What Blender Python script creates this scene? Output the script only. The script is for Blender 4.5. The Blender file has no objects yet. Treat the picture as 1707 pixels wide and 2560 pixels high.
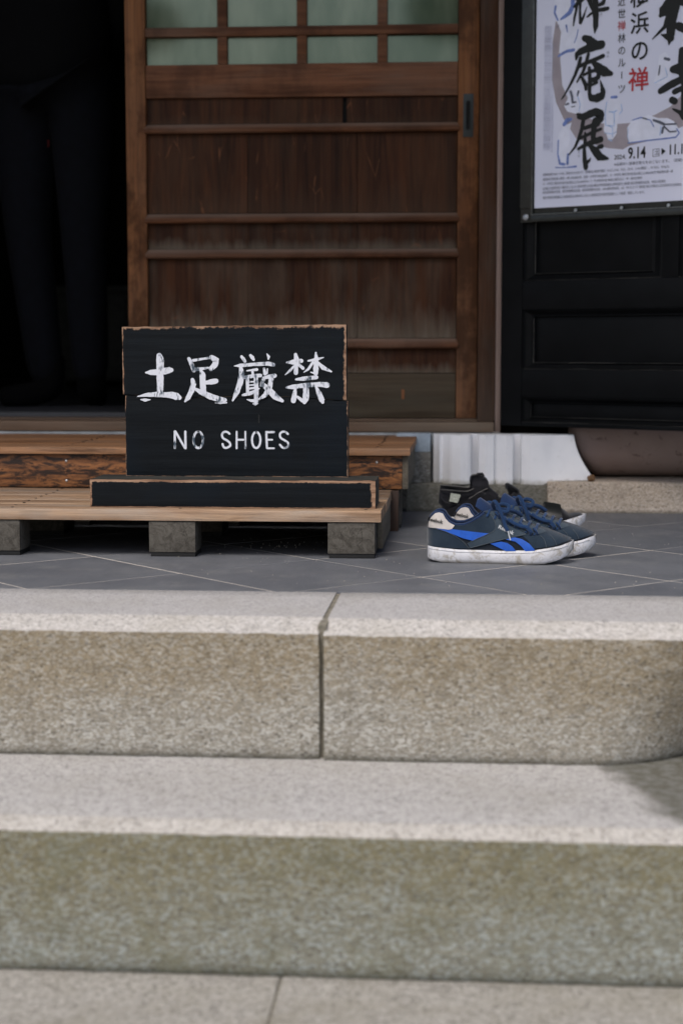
import bpy, bmesh, math, random
from mathutils import Vector, Matrix, noise as mnoise
R = math.radians
random.seed(7)
sc = bpy.context.scene
COL = sc.collection

# ------------------------------------------------------------------ camera, sky, sun, exposure
CAM_H, PITCH, YAW, FPX = .404, 5.80, 4.3, 4100.
cd = bpy.data.cameras.new('camera'); cam = bpy.data.objects.new('camera', cd); COL.objects.link(cam)
cam.location = (0, 0, CAM_H); cam.rotation_euler = (R(90-PITCH), 0, R(YAW))
cd.sensor_fit = 'VERTICAL'; cd.sensor_height = 36; cd.sensor_width = 24; cd.lens = FPX/2560*36
cd.clip_start = .05; cd.clip_end = 500
cd.dof.use_dof = True; cd.dof.focus_distance = 3.13; cd.dof.aperture_fstop = 3.0; cd.dof.aperture_blades = 9
sc.camera = cam

world = bpy.data.worlds.new("World"); sc.world = world; world.use_nodes = True
wn = world.node_tree; bgn = wn.nodes['Background']
sky = wn.nodes.new('ShaderNodeTexSky'); sky.sky_type = 'NISHITA'; sky.sun_disc = False
SUN_EL, SUN_AZ = 58, 200
sky.sun_elevation = R(SUN_EL); sky.sun_rotation = R(SUN_AZ); sky.air_density = 1.0; sky.dust_density = 4.0; sky.ozone_density = 1.0
wn.links.new(sky.outputs[0], bgn.inputs[0]); bgn.inputs[1].default_value = .10
sl = bpy.data.lights.new('sun', 'SUN'); sl.energy = 1.2; sl.angle = R(25); sl.color = (1, .965, .92)
sun = bpy.data.objects.new('sun', sl); COL.objects.link(sun); sun.location = (0, -5, 8)
_sd = Vector((math.sin(R(SUN_AZ))*math.cos(R(SUN_EL)), math.cos(R(SUN_AZ))*math.cos(R(SUN_EL)), math.sin(R(SUN_EL))))
sun.rotation_euler = _sd.to_track_quat('Z', 'Y').to_euler()
vs = sc.view_settings; vs.view_transform = 'Standard'; vs.look = 'None'; vs.gamma = 1; vs.use_curve_mapping = False
vs.exposure = 0.75
sc.display_settings.display_device = 'sRGB'
sc.cycles.use_denoising = True
sc.cycles.max_bounces = 8

# ------------------------------------------------------------------ authoring helpers
def ray(x, y):                                   # photograph pixel -> direction in the world
    v = Vector(((x-853.5)/FPX, (1280-y)/FPX, -1))
    return Matrix.Rotation(R(YAW), 3, 'Z') @ (Matrix.Rotation(R(90-PITCH), 3, 'X') @ v)
CP = Vector((0, 0, CAM_H))
def atY(x, y, Yv):
    r = ray(x, y); return CP + r*(Yv/r.y)
def tag(o, label=None, cat=None, group=None, kind=None):
    if label: o['label'] = label
    if cat: o['category'] = cat
    if group: o['group'] = group
    if kind: o['kind'] = kind
    return o
def thing(name, label, cat, loc=(0, 0, 0), rz=0, group=None, kind=None):
    o = bpy.data.objects.new(name, None); COL.objects.link(o); o.empty_display_size = .05
    o.location = loc; o.rotation_euler = (0, 0, rz)
    return tag(o, label, cat, group, kind)
def root_of(o):
    while o.parent: o = o.parent
    return o
def link(name, me, mat, parent=None, kind=None, world=True, label=None, smooth=None):
    o = bpy.data.objects.new(name, me); COL.objects.link(o)
    if mat is not None and not me.materials:
        for m in (mat if isinstance(mat, (list, tuple)) else [mat]): me.materials.append(m)
    if parent is not None:
        o.parent = parent
        if world and root_of(parent).rotation_euler.z == 0:
            me.transform(Matrix.Translation(-Vector(root_of(parent).location)))
    if kind: o['kind'] = kind
    if label: o['label'] = label
    if smooth: shade(me, smooth)
    return o
def shade(me, ang=35):
    for p in me.polygons: p.use_smooth = True
    me.set_sharp_from_angle(angle=R(ang))
def mesh(bm, name='m'):
    me = bpy.data.meshes.new(name); bm.to_mesh(me); bm.free(); return me
def boxm(bm, x0, x1, y0, y1, z0, z1, bev=0, seg=1, rot=None):
    vs_ = [bm.verts.new(p) for p in ((x0,y0,z0),(x1,y0,z0),(x1,y1,z0),(x0,y1,z0),(x0,y0,z1),(x1,y0,z1),(x1,y1,z1),(x0,y1,z1))]
    fs = [bm.faces.new([vs_[i] for i in f]) for f in ((0,3,2,1),(4,5,6,7),(0,1,5,4),(1,2,6,5),(2,3,7,6),(3,0,4,7))]
    if rot is not None:
        c = Vector(((x0+x1)/2, (y0+y1)/2, (z0+z1)/2))
        for v in vs_: v.co = c + rot @ (v.co-c)
    if bev:
        es = list({e for f in fs for e in f.edges})
        bmesh.ops.bevel(bm, geom=es, offset=bev, segments=seg, profile=.6, affect='EDGES')
def box(name, parent, mat, x0, x1, y0, y1, z0, z1, bev=.0015, seg=2, kind=None, world=True, label=None, rot=None):
    bm = bmesh.new(); boxm(bm, x0, x1, y0, y1, z0, z1, bev, seg, rot)
    return link(name, mesh(bm, name), mat, parent, kind, world, label, 40 if bev else None)
def tube(bm, pts, rad, seg=8, flat=1., cap=True, up=Vector((0, 0, 1))):
    pts = [Vector(p) for p in pts]; n = len(pts); rings = []
    rad = rad if isinstance(rad, (list, tuple)) else [rad]*n
    for i, p in enumerate(pts):
        t = (pts[min(i+1, n-1)]-pts[max(i-1, 0)]).normalized()
        a = t.cross(up)
        if a.length < 1e-3: a = t.cross(Vector((0, 1, 0)))
        a.normalize(); b = a.cross(t).normalized()
        rings.append([bm.verts.new(p + rad[i]*(a*math.cos(k*2*math.pi/seg) + b*flat*math.sin(k*2*math.pi/seg))) for k in range(seg)])
    for i in range(n-1):
        for k in range(seg):
            bm.faces.new((rings[i][k], rings[i][(k+1)%seg], rings[i+1][(k+1)%seg], rings[i+1][k]))
    if cap: bm.faces.new(rings[0][::-1]); bm.faces.new(rings[-1])
def smooth_path(P, sub=6):
    P = [Vector(p) for p in P]; out = []
    for i in range(len(P)-1):
        a, b, c, d = P[max(i-1, 0)], P[i], P[i+1], P[min(i+2, len(P)-1)]
        for k in range(sub):
            t = k/sub
            out.append(.5*((2*b)+(c-a)*t+(2*a-5*b+4*c-d)*t*t+(3*b-a-3*c+d)*t**3))
    out.append(P[-1]); return out
def interp(x, pts):
    if x <= pts[0][0]: return pts[0][1]
    for (a, va), (b, vb) in zip(pts, pts[1:]):
        if x <= b:
            return va + (vb-va)*(x-a)/(b-a)
    return pts[-1][1]
def sstep(x, a, b):
    t = max(0, min(1, (x-a)/(b-a))); return t*t*(3-2*t)

# ------------------------------------------------------------------ node helper
class NT:
    def __init__(s, name, coord='Object', rnd=False):
        s.m = bpy.data.materials.new(name); s.m.use_nodes = True; s.t = s.m.node_tree
        s.b = s.t.nodes['Principled BSDF']
        tc = s.t.nodes.new('ShaderNodeTexCoord'); s.co = tc.outputs[coord]
        if rnd:
            oi = s.t.nodes.new('ShaderNodeObjectInfo'); s.rand = oi.outputs['Random']
            sc_ = s.node('ShaderNodeVectorMath', operation='SCALE'); sc_.inputs[0].default_value = (17, 31, 23); s.t.links.new(s.rand, sc_.inputs['Scale'])
            ad = s.node('ShaderNodeVectorMath', operation='ADD'); s.L(s.co, ad.inputs[0]); s.L(sc_.outputs[0], ad.inputs[1]); s.cr = ad.outputs[0]
        else: s.cr = s.co
    def node(s, typ, **kw):
        n = s.t.nodes.new(typ)
        for k, v in kw.items(): setattr(n, k, v)
        return n
    def L(s, a, b):
        if hasattr(a, 'links'): s.t.links.new(a, b)
        elif hasattr(b, 'default_value'):
            try: b.default_value = a
            except Exception: b.default_value = (*a, 1) if len(a) == 3 else a
    def scale(s, v, co=None):
        m = s.node('ShaderNodeVectorMath', operation='MULTIPLY'); s.L(co or s.cr, m.inputs[0]); m.inputs[1].default_value = v; return m.outputs[0]
    def noise(s, sc_=10, det=4, rough=.55, co=None, st=None, dist=0):
        n = s.node('ShaderNodeTexNoise'); c = co or s.cr
        if st: c = s.scale(st, c)
        s.L(c, n.inputs['Vector']); n.inputs['Scale'].default_value = sc_; n.inputs['Detail'].default_value = det
        n.inputs['Roughness'].default_value = rough; n.inputs['Distortion'].default_value = dist; return n.outputs['Fac']
    def vor(s, sc_=100, co=None, out='Distance', feat='F1'):
        n = s.node('ShaderNodeTexVoronoi', feature=feat); s.L(co or s.cr, n.inputs['Vector']); n.inputs['Scale'].default_value = sc_; return n.outputs[out]
    def math(s, op, a, b=0, c=None, clamp=False):
        n = s.node('ShaderNodeMath', operation=op, use_clamp=clamp); s.L(a, n.inputs[0]); s.L(b, n.inputs[1])
        if c is not None: s.L(c, n.inputs[2])
        return n.outputs[0]
    def ramp(s, f, lo, hi):                      # linear step lo..hi -> 0..1
        n = s.node('ShaderNodeMapRange'); n.interpolation_type = 'SMOOTHSTEP' if lo < hi else 'LINEAR'; n.clamp = True
        s.L(f, n.inputs[0]); n.inputs[1].default_value = lo; n.inputs[2].default_value = hi; return n.outputs[0]
    def mix(s, f, a, b, mode='MIX'):
        n = s.node('ShaderNodeMix', data_type='RGBA', blend_type=mode)
        s.L(f, n.inputs[0])
        for v, i in ((a, 6), (b, 7)):
            if isinstance(v, tuple): n.inputs[i].default_value = (*v[:3], 1)
            else: s.t.links.new(v, n.inputs[i])
        return n.outputs[2]
    def xyz(s, co=None):
        n = s.node('ShaderNodeSeparateXYZ'); s.L(co or s.co, n.inputs[0]); return n.outputs
    def bump(s, h, dist=.001, strg=1.):
        n = s.node('ShaderNodeBump'); s.L(h, n.inputs['Height']); n.inputs['Distance'].default_value = dist; n.inputs['Strength'].default_value = strg
        s.L(n.outputs[0], s.b.inputs['Normal'])
    def done(s, col, rough=.6, spec=.5, **kw):
        i = s.b.inputs
        if isinstance(col, tuple): i['Base Color'].default_value = (*col[:3], 1)
        else: s.t.links.new(col, i['Base Color'])
        s.L(rough, i['Roughness']); i['Specular IOR Level'].default_value = spec
        for k, v in kw.items(): i[k.replace('_', ' ')].default_value = v
        return s.m

def grain(n, sc_, st=None):                           # random value per mineral grain
    v = n.node('ShaderNodeTexVoronoi', feature='F1'); co = n.cr
    w = n.node('ShaderNodeTexNoise'); n.L(co, w.inputs['Vector']); w.inputs['Scale'].default_value = sc_*.9; w.inputs['Detail'].default_value = 2
    sub = n.node('ShaderNodeVectorMath', operation='MULTIPLY_ADD'); n.L(w.outputs['Color'], sub.inputs[0]); sub.inputs[1].default_value = (1.1/sc_,)*3; n.L(co, sub.inputs[2]); co = sub.outputs[0]
    if st: co = n.scale(st, co)
    n.L(co, v.inputs['Vector']); v.inputs['Scale'].default_value = sc_
    sp = n.node('ShaderNodeSeparateXYZ'); n.L(v.outputs['Color'], sp.inputs[0]); return sp.outputs[0], sp.outputs[1], v.outputs['Distance']
def m_granite(name, base, dark, light, g_=420, fine=.5, bumpd=.0008, wet=False, vary=.35):
    n = NT(name)
    r1, r2, d1 = grain(n, g_); r3, r4, d2 = grain(n, g_*.45)
    big = n.noise(7, 5, .65)
    c = n.mix(r1, dark, light); c = n.mix(.38, c, base)
    c = n.mix(n.math('MULTIPLY', n.ramp(r2, .86, .90), fine), c, tuple(x*.22 for x in base))
    c = n.mix(n.math('MULTIPLY', n.ramp(r3, .80, .85), fine*.7), c, light)
    c = n.mix(n.math('MULTIPLY', n.ramp(r4, .90, .93), fine*.7), c, tuple(x*.4 for x in base))
    c = n.mix(n.math('MULTIPLY', n.ramp(big, .4, .75), vary), c, (base[0]*.72, base[1]*.70, base[2]*.62))
    if wet:                                          # damp mossy stain by the right end of the middle step
        X, Y_, Zz = n.xyz()[0:3]
        d = n.math('SUBTRACT', X, n.math('MULTIPLY_ADD', n.math('SUBTRACT', 2.316, Y_), .28, .185))
        d = n.math('ADD', d, n.math('MULTIPLY', n.math('SUBTRACT', n.noise(14, 5, .65), .5), .10))
        c = n.mix(n.math('MULTIPLY', n.ramp(d, -.012, .04), .9), c, n.mix(n.ramp(n.noise(60, 4), .35, .65), (.070, .066, .045), (.13, .13, .115)))
    n.bump(n.math('ADD', n.math('MULTIPLY', r1, .5), n.noise(g_*.5, 4)), bumpd, .8)
    return n.done(c, .85, .3)

def m_riser(name, top, bot, spec_c, z0, z1, grain_=190, moss=None, bumpd=.0035, con=1.):
    n = NT(name)
    Zz = n.xyz()[2]
    big = n.noise(4.5, 5, .65); r1, r2, d1 = grain(n, grain_*2.4, (.8, 1, 1.5)); r3, r4, d2 = grain(n, grain_*1.35, (.8, 1, 1.5)); fine = n.noise(grain_*3, 3, .7)
    patch = n.noise(22, 5, .7)
    t = n.math('ADD', Zz, n.math('MULTIPLY', n.math('SUBTRACT', big, .5), (z1-z0)*1.5))
    t = n.math('ADD', t, n.math('MULTIPLY', n.math('SUBTRACT', n.noise(40, 4, .7), .5), (z1-z0)*.35))
    f = n.ramp(t, z0+(z1-z0)*.05, z0+(z1-z0)*.85)
    c = n.mix(f, bot, top)
    c = n.mix(n.math('MULTIPLY', r1, .62*con), c, tuple(x*.42 for x in top))
    c = n.mix(n.math('MULTIPLY', n.ramp(r3, .55, .85), n.math('MULTIPLY_ADD', f, -.32*con, .72*con)), c, spec_c)
    c = n.mix(n.math('MULTIPLY', n.ramp(r2, .90, .96), .35*con), c, tuple(min(1, x*1.3) for x in spec_c))
    c = n.mix(n.math('MULTIPLY', n.ramp(r4, .86, .95), .60), c, (.085, .072, .054))
    c = n.mix(n.math('MULTIPLY', n.ramp(patch, .50, .72), .40), c, tuple(x*.55 for x in top))
    c = n.mix(n.math('MULTIPLY', n.ramp(fine, .4, .7), .18), c, tuple(x*.5 for x in bot))
    c = n.mix(n.math('MULTIPLY', n.ramp(n.noise(26, 4, .7, st=(1, 1, .10)), .54, .72), .30), c, tuple(x*.45 for x in top))
    if moss: c = n.mix(n.math('MULTIPLY', n.ramp(n.noise(9, 6, .72), .48, .7), .5), c, moss)
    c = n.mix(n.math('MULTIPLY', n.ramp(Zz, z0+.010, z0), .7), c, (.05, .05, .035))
    n.bump(n.math('ADD', n.math('ADD', n.math('MULTIPLY', r3, .35), n.math('MULTIPLY', r1, .25)), n.noise(grain_*.7, 5, .7)), bumpd, .8)
    return n.done(c, .9, .2)

def m_wood(name, a, b, axis='X', sc_=1., gray=None, grayamt=.4, dark=None, darkamt=.0, rough=.6, spec=.35, bumpd=.0006, scratch=0., zgray=None, gen=0, iso=False, dusty_highlight=None, patchy=0):
    n = NT(name, rnd=True)
    st = {'X': (.06, 1, 1), 'Y': (1, .06, 1), 'Z': (1, 1, .06)}[axis]
    st2 = {'X': (.015, 1, 1), 'Y': (1, .015, 1), 'Z': (1, 1, .015)}[axis]
    w = n.noise(38*sc_, 6, .7, st=st, dist=1.2); f = n.noise(330*sc_, 3, .7, st=st2); big = n.noise(4*sc_, 4, .6); bl = n.noise(11*sc_, 4, .65, st=tuple(math.sqrt(q) for q in st))
    c = n.mix(n.ramp(w, .32, .68), a, b)
    c = n.mix(n.math('MULTIPLY', n.ramp(f, .45, .7), .45), c, tuple(x*.45 for x in a))
    if gray:
        gm = n.math('MULTIPLY', n.ramp(bl, .42, .68), grayamt)
        if zgray:
            zz = n.math('ADD', n.xyz()[2], n.math('MULTIPLY', n.math('SUBTRACT', n.noise(26, 4, .7, st=(1, 1, .12)), .5), .30))
            gm = n.math('MAXIMUM', gm, n.math('MULTIPLY', n.ramp(zz, zgray[1], zgray[0]), zgray[2]))
        if gen:                                      # dusty weathering creeping up from the foot of each board
            tcg = n.node('ShaderNodeTexCoord'); gz = n.xyz(tcg.outputs['Generated'])[2]
            gg = n.math('ADD', gz, n.math('MULTIPLY', n.math('SUBTRACT', n.noise(34, 5, .75, st=(1, 1, .10)), .5), .95))
            gm = n.math('MAXIMUM', gm, n.math('MULTIPLY', n.ramp(gg, .42, -.10), gen))
        c = n.mix(gm, c, gray)
    if dark:
        c = n.mix(n.math('MULTIPLY', n.ramp(n.noise((62 if iso else 30)*sc_, 7, .8, st=(.30, 1, 1.2) if iso else st, dist=.8 if iso else 0), .43, .56) if iso else n.ramp(n.noise(30*sc_, 6, .75, st=st), .50, .62), darkamt), c, dark)
    vb = n.math('MULTIPLY_ADD', n.rand, .35, .82)
    hsv = n.node('ShaderNodeHueSaturation'); n.L(vb, hsv.inputs['Value']); n.t.links.new(c, hsv.inputs['Color']); c = hsv.outputs[0]
    if scratch:
        s1 = n.vor(24, co=n.scale((1, 1, .25) if axis == 'Z' else (.25, 1, 1)), feat='DISTANCE_TO_EDGE')
        sm = n.math('MULTIPLY', n.math('MULTIPLY', n.ramp(s1, .02, .0), n.ramp(n.noise(16, 3), .55, .68)), scratch)
        c = n.mix(sm, c, (.20, .08, .035))
    if patchy:                                        # darker, greasier areas of old varnish
        pm = n.math('MULTIPLY', n.ramp(n.noise(5.5, 5, .7, st=(1, 1, .6)), .46, .62), patchy); c = n.mix(pm, c, tuple(x*.28 for x in a))
    if dusty_highlight:                                          # dusty highlight from above, put into the colour of upward faces
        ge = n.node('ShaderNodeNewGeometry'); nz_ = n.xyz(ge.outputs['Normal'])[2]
        c = n.mix(n.math('MULTIPLY', n.ramp(nz_, .55, .95), n.math('MULTIPLY_ADD', bl, .8, .35), clamp=True), c, dusty_highlight)
    n.bump(n.math('ADD', w, n.math('MULTIPLY', f, .7)), bumpd, .7)
    return n.done(c, n.math('MULTIPLY_ADD', bl, .3, rough-.15), spec)

def m_plain(name, col, rough=.6, spec=.4, var=.15, sc_=30, bumpd=0, bsc=200, **kw):
    n = NT(name, rnd=True)
    c = n.mix(n.ramp(n.noise(sc_, 5, .65), .3, .7), tuple(x*(1-var) for x in col), tuple(min(1, x*(1+var)) for x in col))
    if bumpd: n.bump(n.noise(bsc, 4, .6), bumpd, .7)
    return n.done(c, rough, spec, **kw)

def m_signpaint(name, w, h, z0, x0=0., yf=0., base=.0045, amp=.006, right=1., top=1., bottom=1., left=1.):
    """black stain worn back to tan wood round the edges of a board; object coords: x 0..w, z z0..z0+h, y<=0 front"""
    n = NT(name); X, Y_, Zz = n.xyz()[0:3]; X = n.math('SUBTRACT', X, x0)
    nz = n.noise(150, 5, .8, st=(.5, 1, .5)); nb = n.noise(18, 5, .7); nzx = n.noise(600, 2, .6, st=(.10, 1, 1))
    dl = n.math('DIVIDE', X, max(left, .01)); dr = n.math('DIVIDE', n.math('SUBTRACT', w, X), max(right, .01))
    db = n.math('DIVIDE', n.math('SUBTRACT', Zz, z0), max(bottom, .01)); dt = n.math('DIVIDE', n.math('SUBTRACT', z0+h, Zz), max(top, .01))
    fy = n.math('MULTIPLY', n.math('SUBTRACT', Y_, yf+.0014), 1.0)
    dl, dr, db, dt = [n.math('MAXIMUM', q_, fy) for q_ in (dl, dr, db, dt)]
    d = n.math('MINIMUM', n.math('MINIMUM', dl, dr), n.math('MINIMUM', db, dt))
    th = n.math('MULTIPLY_ADD', n.math('SUBTRACT', n.math('ADD', nz, n.math('MULTIPLY', nb, 1.2)), 1.1), amp*2.2, base)
    worn = n.ramp(n.math('SUBTRACT', d, th), .0008, -.0004)
    grain = n.noise(90, 5, .7, st=(.04, 1, 1)); fine = n.noise(700, 2, .6, st=(.02, 1, 1))
    blk = n.mix(n.ramp(grain, .35, .7), (.0035, .0050, .0066), (.0070, .0095, .0120))
    back_grey = n.math('MULTIPLY', n.ramp(n.math('MULTIPLY', fy, n.noise(14, 3)), .002, .012), .8)  # black turns greyer away from the front face
    blk = n.mix(back_grey, blk, (.055, .054, .048))
    blk = n.mix(n.math('MULTIPLY', n.ramp(n.noise(7, 4, .6), .45, .7), .5), blk, (.0045, .0085, .014))
    wood = n.mix(n.ramp(n.noise(70, 4, .7, st=(.08, 1, 1)), .3, .7), (.14, .075, .045), (.42, .27, .18))
    chips = n.math('MULTIPLY', n.ramp(n.noise(60, 5, .8, st=(.12, 1, 1.6)), .735, .76), .8)
    c = n.mix(n.math('MAXIMUM', worn, chips), blk, wood)
    n.bump(n.math('ADD', grain, n.math('MULTIPLY', fine, .5)), .0007, .8)
    return n.done(c, n.math('MULTIPLY_ADD', worn, .25, .6), .12)

def m_paint_white(name):
    n = NT(name)
    s1 = n.noise(240, 3, .7, st=(.35, 1, .12)); s2 = n.noise(26, 3, .6)
    f = n.math('MULTIPLY', n.ramp(s1, .50, .60), n.ramp(s2, .44, .58))
    c = n.mix(f, (.68, .70, .76), (.05, .075, .10))
    c = n.mix(n.math('MULTIPLY', n.ramp(n.noise(60, 3), .4, .7), .25), c, (.5, .53, .62))
    return n.done(c, .55, .3)

M = {}
M['gr_top'] = m_granite('granite_honed', (.40, .386, .38), (.29, .28, .277), (.50, .487, .482), 420, .4, .0005)
M['gr_top2'] = m_granite('granite_honed_middle', (.385, .370, .355), (.26, .25, .24), (.50, .487, .47), 330, .5, .0008, wet=True)
M['gr_top3'] = m_granite('granite_honed_lower', (.30, .285, .25), (.19, .18, .16), (.42, .40, .37), 300, .6, .0008, vary=.6)
M['gr_edge'] = m_granite('granite_hammered_edge', (.49, .465, .435), (.34, .315, .28), (.68, .655, .63), 340, .6, .0018)
M['gr_edge2'] = m_granite('granite_worn_edge', (.42, .395, .36), (.29, .27, .24), (.55, .525, .49), 320, .5, .0014)
M['riser1'] = m_riser('granite_riser_brown', (.345, .286, .195), (.415, .396, .345), (.56, .55, .51), -.198, -.012)
M['riser2'] = m_riser('granite_riser_mossy', (.255, .230, .145), (.285, .285, .240), (.43, .48, .475), -.395, -.209, grain_=170, moss=(.165, .168, .112), con=.8)
M['mortar'] = m_plain('mortar', (.19, .175, .14), .9, .2, .3, 60, .001, 300)
M['kerbA'] = m_riser('kerb_concrete', (.20, .19, .155), (.17, .165, .14), (.27, .26, .23), 0, .07, grain_=150, bumpd=.0015)
M['kerbB'] = m_riser('kerb_granite_pink', (.56, .46, .36), (.58, .49, .40), (.72, .64, .55), 0, .07, grain_=230, bumpd=.002)
M['gblock'] = m_riser('grey_granite', (.19, .185, .17), (.17, .165, .15), (.34, .34, .33), .06, .14, grain_=190, bumpd=.002)

def m_tile():
    n = NT('slate_tile', rnd=True)
    big = n.noise(6, 5, .6); st = n.noise(40, 4, .7, st=(1, .2, 1)); sp = n.noise(420, 2, .5)
    c = n.mix(n.ramp(big, .3, .7), (.098, .104, .118), (.150, .156, .170))
    c = n.mix(n.math('MULTIPLY', n.ramp(st, .5, .75), .3), c, (.20, .205, .215))
    c = n.mix(n.math('MULTIPLY', n.ramp(sp, .70, .76), .5), c, (.30, .29, .27))
    c = n.mix(n.math('MULTIPLY', n.rand, .55), c, (.080, .088, .104))
    c = n.mix(n.math('MULTIPLY', n.ramp(n.noise(13, 6, .75), .50, .72), .35), c, (.21, .21, .20))
    n.bump(n.math('ADD', n.noise(60, 4), n.math('MULTIPLY', n.noise(500, 2), .3)), .0006, .5)
    return n.done(c, n.math('MULTIPLY_ADD', st, .25, .38), .45)
M['tile'] = m_tile()
M['grout'] = m_plain('grout', (.46, .42, .37), .9, .2, .15, 40, .0005, 400)

# platform boards
M['deck'] = m_wood('weathered_deck_wood', (.21, .125, .072), (.38, .25, .155), 'X', 1.1, gray=(.30, .25, .205), grayamt=.75, dark=(.05, .03, .018), darkamt=.55, rough=.65, bumpd=.0012)
M['deckup'] = m_wood('orange_deck_wood', (.20, .088, .036), (.37, .185, .085), 'X', 1.1, gray=(.22, .165, .12), grayamt=.45, dark=(.04, .020, .012), darkamt=.6, rough=.6, bumpd=.001)
M['fascia'] = m_wood('charred_fascia_wood', (.16, .062, .022), (.42, .175, .062), 'X', 1.0, dark=(.014, .009, .008), darkamt=.96, iso=True, rough=.55, bumpd=.001)
def m_endgrain():
    n = NT('grey_post_end_grain', rnd=True)
    a = n.noise(45, 5, .75, dist=1.5); b = n.noise(300, 3, .6); v = n.vor(38, feat='DISTANCE_TO_EDGE')
    c = n.mix(n.ramp(a, .35, .65), (.052, .046, .038), (.105, .096, .082))
    c = n.mix(n.math('MULTIPLY', n.ramp(v, .012, .0), n.ramp(n.noise(9, 2), .55, .62)), c, (.012, .010, .008))
    c = n.mix(n.math('MULTIPLY', n.ramp(b, .5, .7), .3), c, (.15, .14, .12))
    n.bump(a, .001, .7); return n.done(c, .85, .25)
M['leggrey'] = m_endgrain()
M['legbrown'] = m_wood('dark_brown_post', (.035, .02, .014), (.07, .04, .028), 'Z', 1, rough=.6)
M['sidewood'] = m_wood('grey_side_rail', (.09, .075, .055), (.15, .13, .10), 'Y', 1, gray=(.12, .12, .105), grayamt=.6, rough=.75)
M['rubber'] = m_plain('black_rubber', (.008, .008, .008), .7)
M['nail'] = m_plain('dark_nail', (.03, .027, .025), .4, .5, Metallic=.8)
M['screw'] = m_plain('bright_screw', (.6, .6, .6), .3, .5, Metallic=.9)

# door wood
M['door_v'] = m_wood('door_wood_vertical', (.115, .044, .016), (.235, .098, .036), 'Z', .8, gray=(.15, .10, .07), grayamt=.22, rough=.6, scratch=.5, patchy=.75, zgray=(.20, .50, .35), spec=.14)
M['door_h'] = m_wood('door_wood_horizontal', (.080, .031, .014), (.165, .070, .034), 'X', .8, gray=(.17, .12, .09), grayamt=.35, rough=.6, scratch=.25, patchy=.4, dusty_highlight=(.25, .19, .15), spec=.14)
M['panelv'] = m_wood('door_panel_wood', (.020, .0070, .0025), (.066, .0230, .0080), 'Z', .8, gray=(.075, .048, .030), grayamt=.25, gen=.40, rough=.6, scratch=.8, spec=.14)
M['panelw'] = m_wood('door_panel_weathered', (.024, .0090, .0042), (.062, .0240, .0100), 'Z', .8, gray=(.135, .112, .084), grayamt=.30, rough=.7, scratch=.35, gen=.85, spec=.14)
M['brail'] = m_wood('door_bottom_rail_wood', (.055, .040, .025), (.085, .064, .042), 'X', .8, gray=(.085, .076, .056), grayamt=.5, rough=.75, spec=.14)
M['jamb'] = m_wood('jamb_wood', (.042, .018, .009), (.085, .038, .019), 'Z', .8, gray=(.10, .095, .082), grayamt=.35, rough=.7, zgray=(.0, .45, .7), spec=.14)
M['strip'] = m_wood('pale_jamb_strip', (.27, .20, .17), (.34, .25, .22), 'Z', 1, rough=.7)
M['sill'] = m_wood('sill_wood', (.095, .058, .036), (.16, .105, .068), 'X', .8, gray=(.15, .13, .10), grayamt=.55, rough=.6)
M['metal'] = m_plain('dull_metal_pull', (.030, .036, .036), .5, .4, Metallic=.3)
M['recess_shade'] = m_plain('painted_recess_shade', (.004, .004, .004), .9)  # near-black colour standing for the shade in gaps and recesses
M['blackdoor'] = m_plain('black_lacquered_wood', (.0040, .0045, .0052), .5, .10, .3, 8, .0003, 60)
M['worn'] = m_plain('worn_edge_paint', (.050, .048, .044), .7, .3, .95, 14)
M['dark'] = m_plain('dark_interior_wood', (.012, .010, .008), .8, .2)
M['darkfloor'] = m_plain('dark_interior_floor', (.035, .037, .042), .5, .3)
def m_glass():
    n = NT('glass_painted_reflection')
    c = n.mix(n.ramp(n.noise(5, 4, .6, st=(1, 1, .35)), .32, .68), (.050, .075, .045), (.180, .205, .145))  # uneven green reflection of the garden painted into base colour and specular tint
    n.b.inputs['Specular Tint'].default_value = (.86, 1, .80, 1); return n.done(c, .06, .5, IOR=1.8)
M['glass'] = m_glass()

def m_white():
    n = NT('white_painted_plaster'); X, Y_, Zz = n.xyz()[0:3]
    c = n.mix(n.ramp(n.noise(12, 4), .3, .7), (.78, .79, .82), (.86, .86, .88))
    dirt = n.ramp(n.noise(55, 5, .7), .60, .72)
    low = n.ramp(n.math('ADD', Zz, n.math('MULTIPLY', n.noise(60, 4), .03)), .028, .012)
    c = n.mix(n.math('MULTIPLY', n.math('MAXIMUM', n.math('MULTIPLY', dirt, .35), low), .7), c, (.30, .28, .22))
    n.bump(n.noise(40, 4), .0012, .6)
    return n.done(c, .5, .4)
M['white'] = m_white()
M['paleblue'] = m_plain('pale_blue_paint', (.30, .36, .42), .7, .3, .15, 40, .0005)
def m_brown():
    n = NT('brown_rounded_stone')
    c = n.mix(n.ramp(n.noise(5, 4), .3, .7), (.28, .20, .175), (.36, .27, .235))
    c = n.mix(n.math('MULTIPLY', n.ramp(n.noise(24, 6, .75, dist=1.), .56, .66), .7), c, (.10, .055, .045))
    c = n.mix(n.math('MULTIPLY', n.ramp(n.noise(90, 3, .7), .7, .78), .5), c, (.2, .17, .15))
    n.bump(n.noise(40, 4), .001, .5)
    return n.done(c, .55, .35)
M['brown'] = m_brown()

# ================================================================== SETTING
def sheet(name, x0, x1, y0, y1, z, mat, parent=None, kind='structure'):
    bm = bmesh.new(); bm.faces.new([bm.verts.new(p) for p in ((x0,y0,z),(x1,y0,z),(x1,y1,z),(x0,y1,z))])
    return link(name, mesh(bm), mat, parent, kind)
M['ground'] = m_plain('gravel_court', (.22, .20, .175), .9, .2, .3, 60, .004, 90)
g = sheet('ground', -150, 150, -150, 150, -.80, M['ground'])

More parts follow.
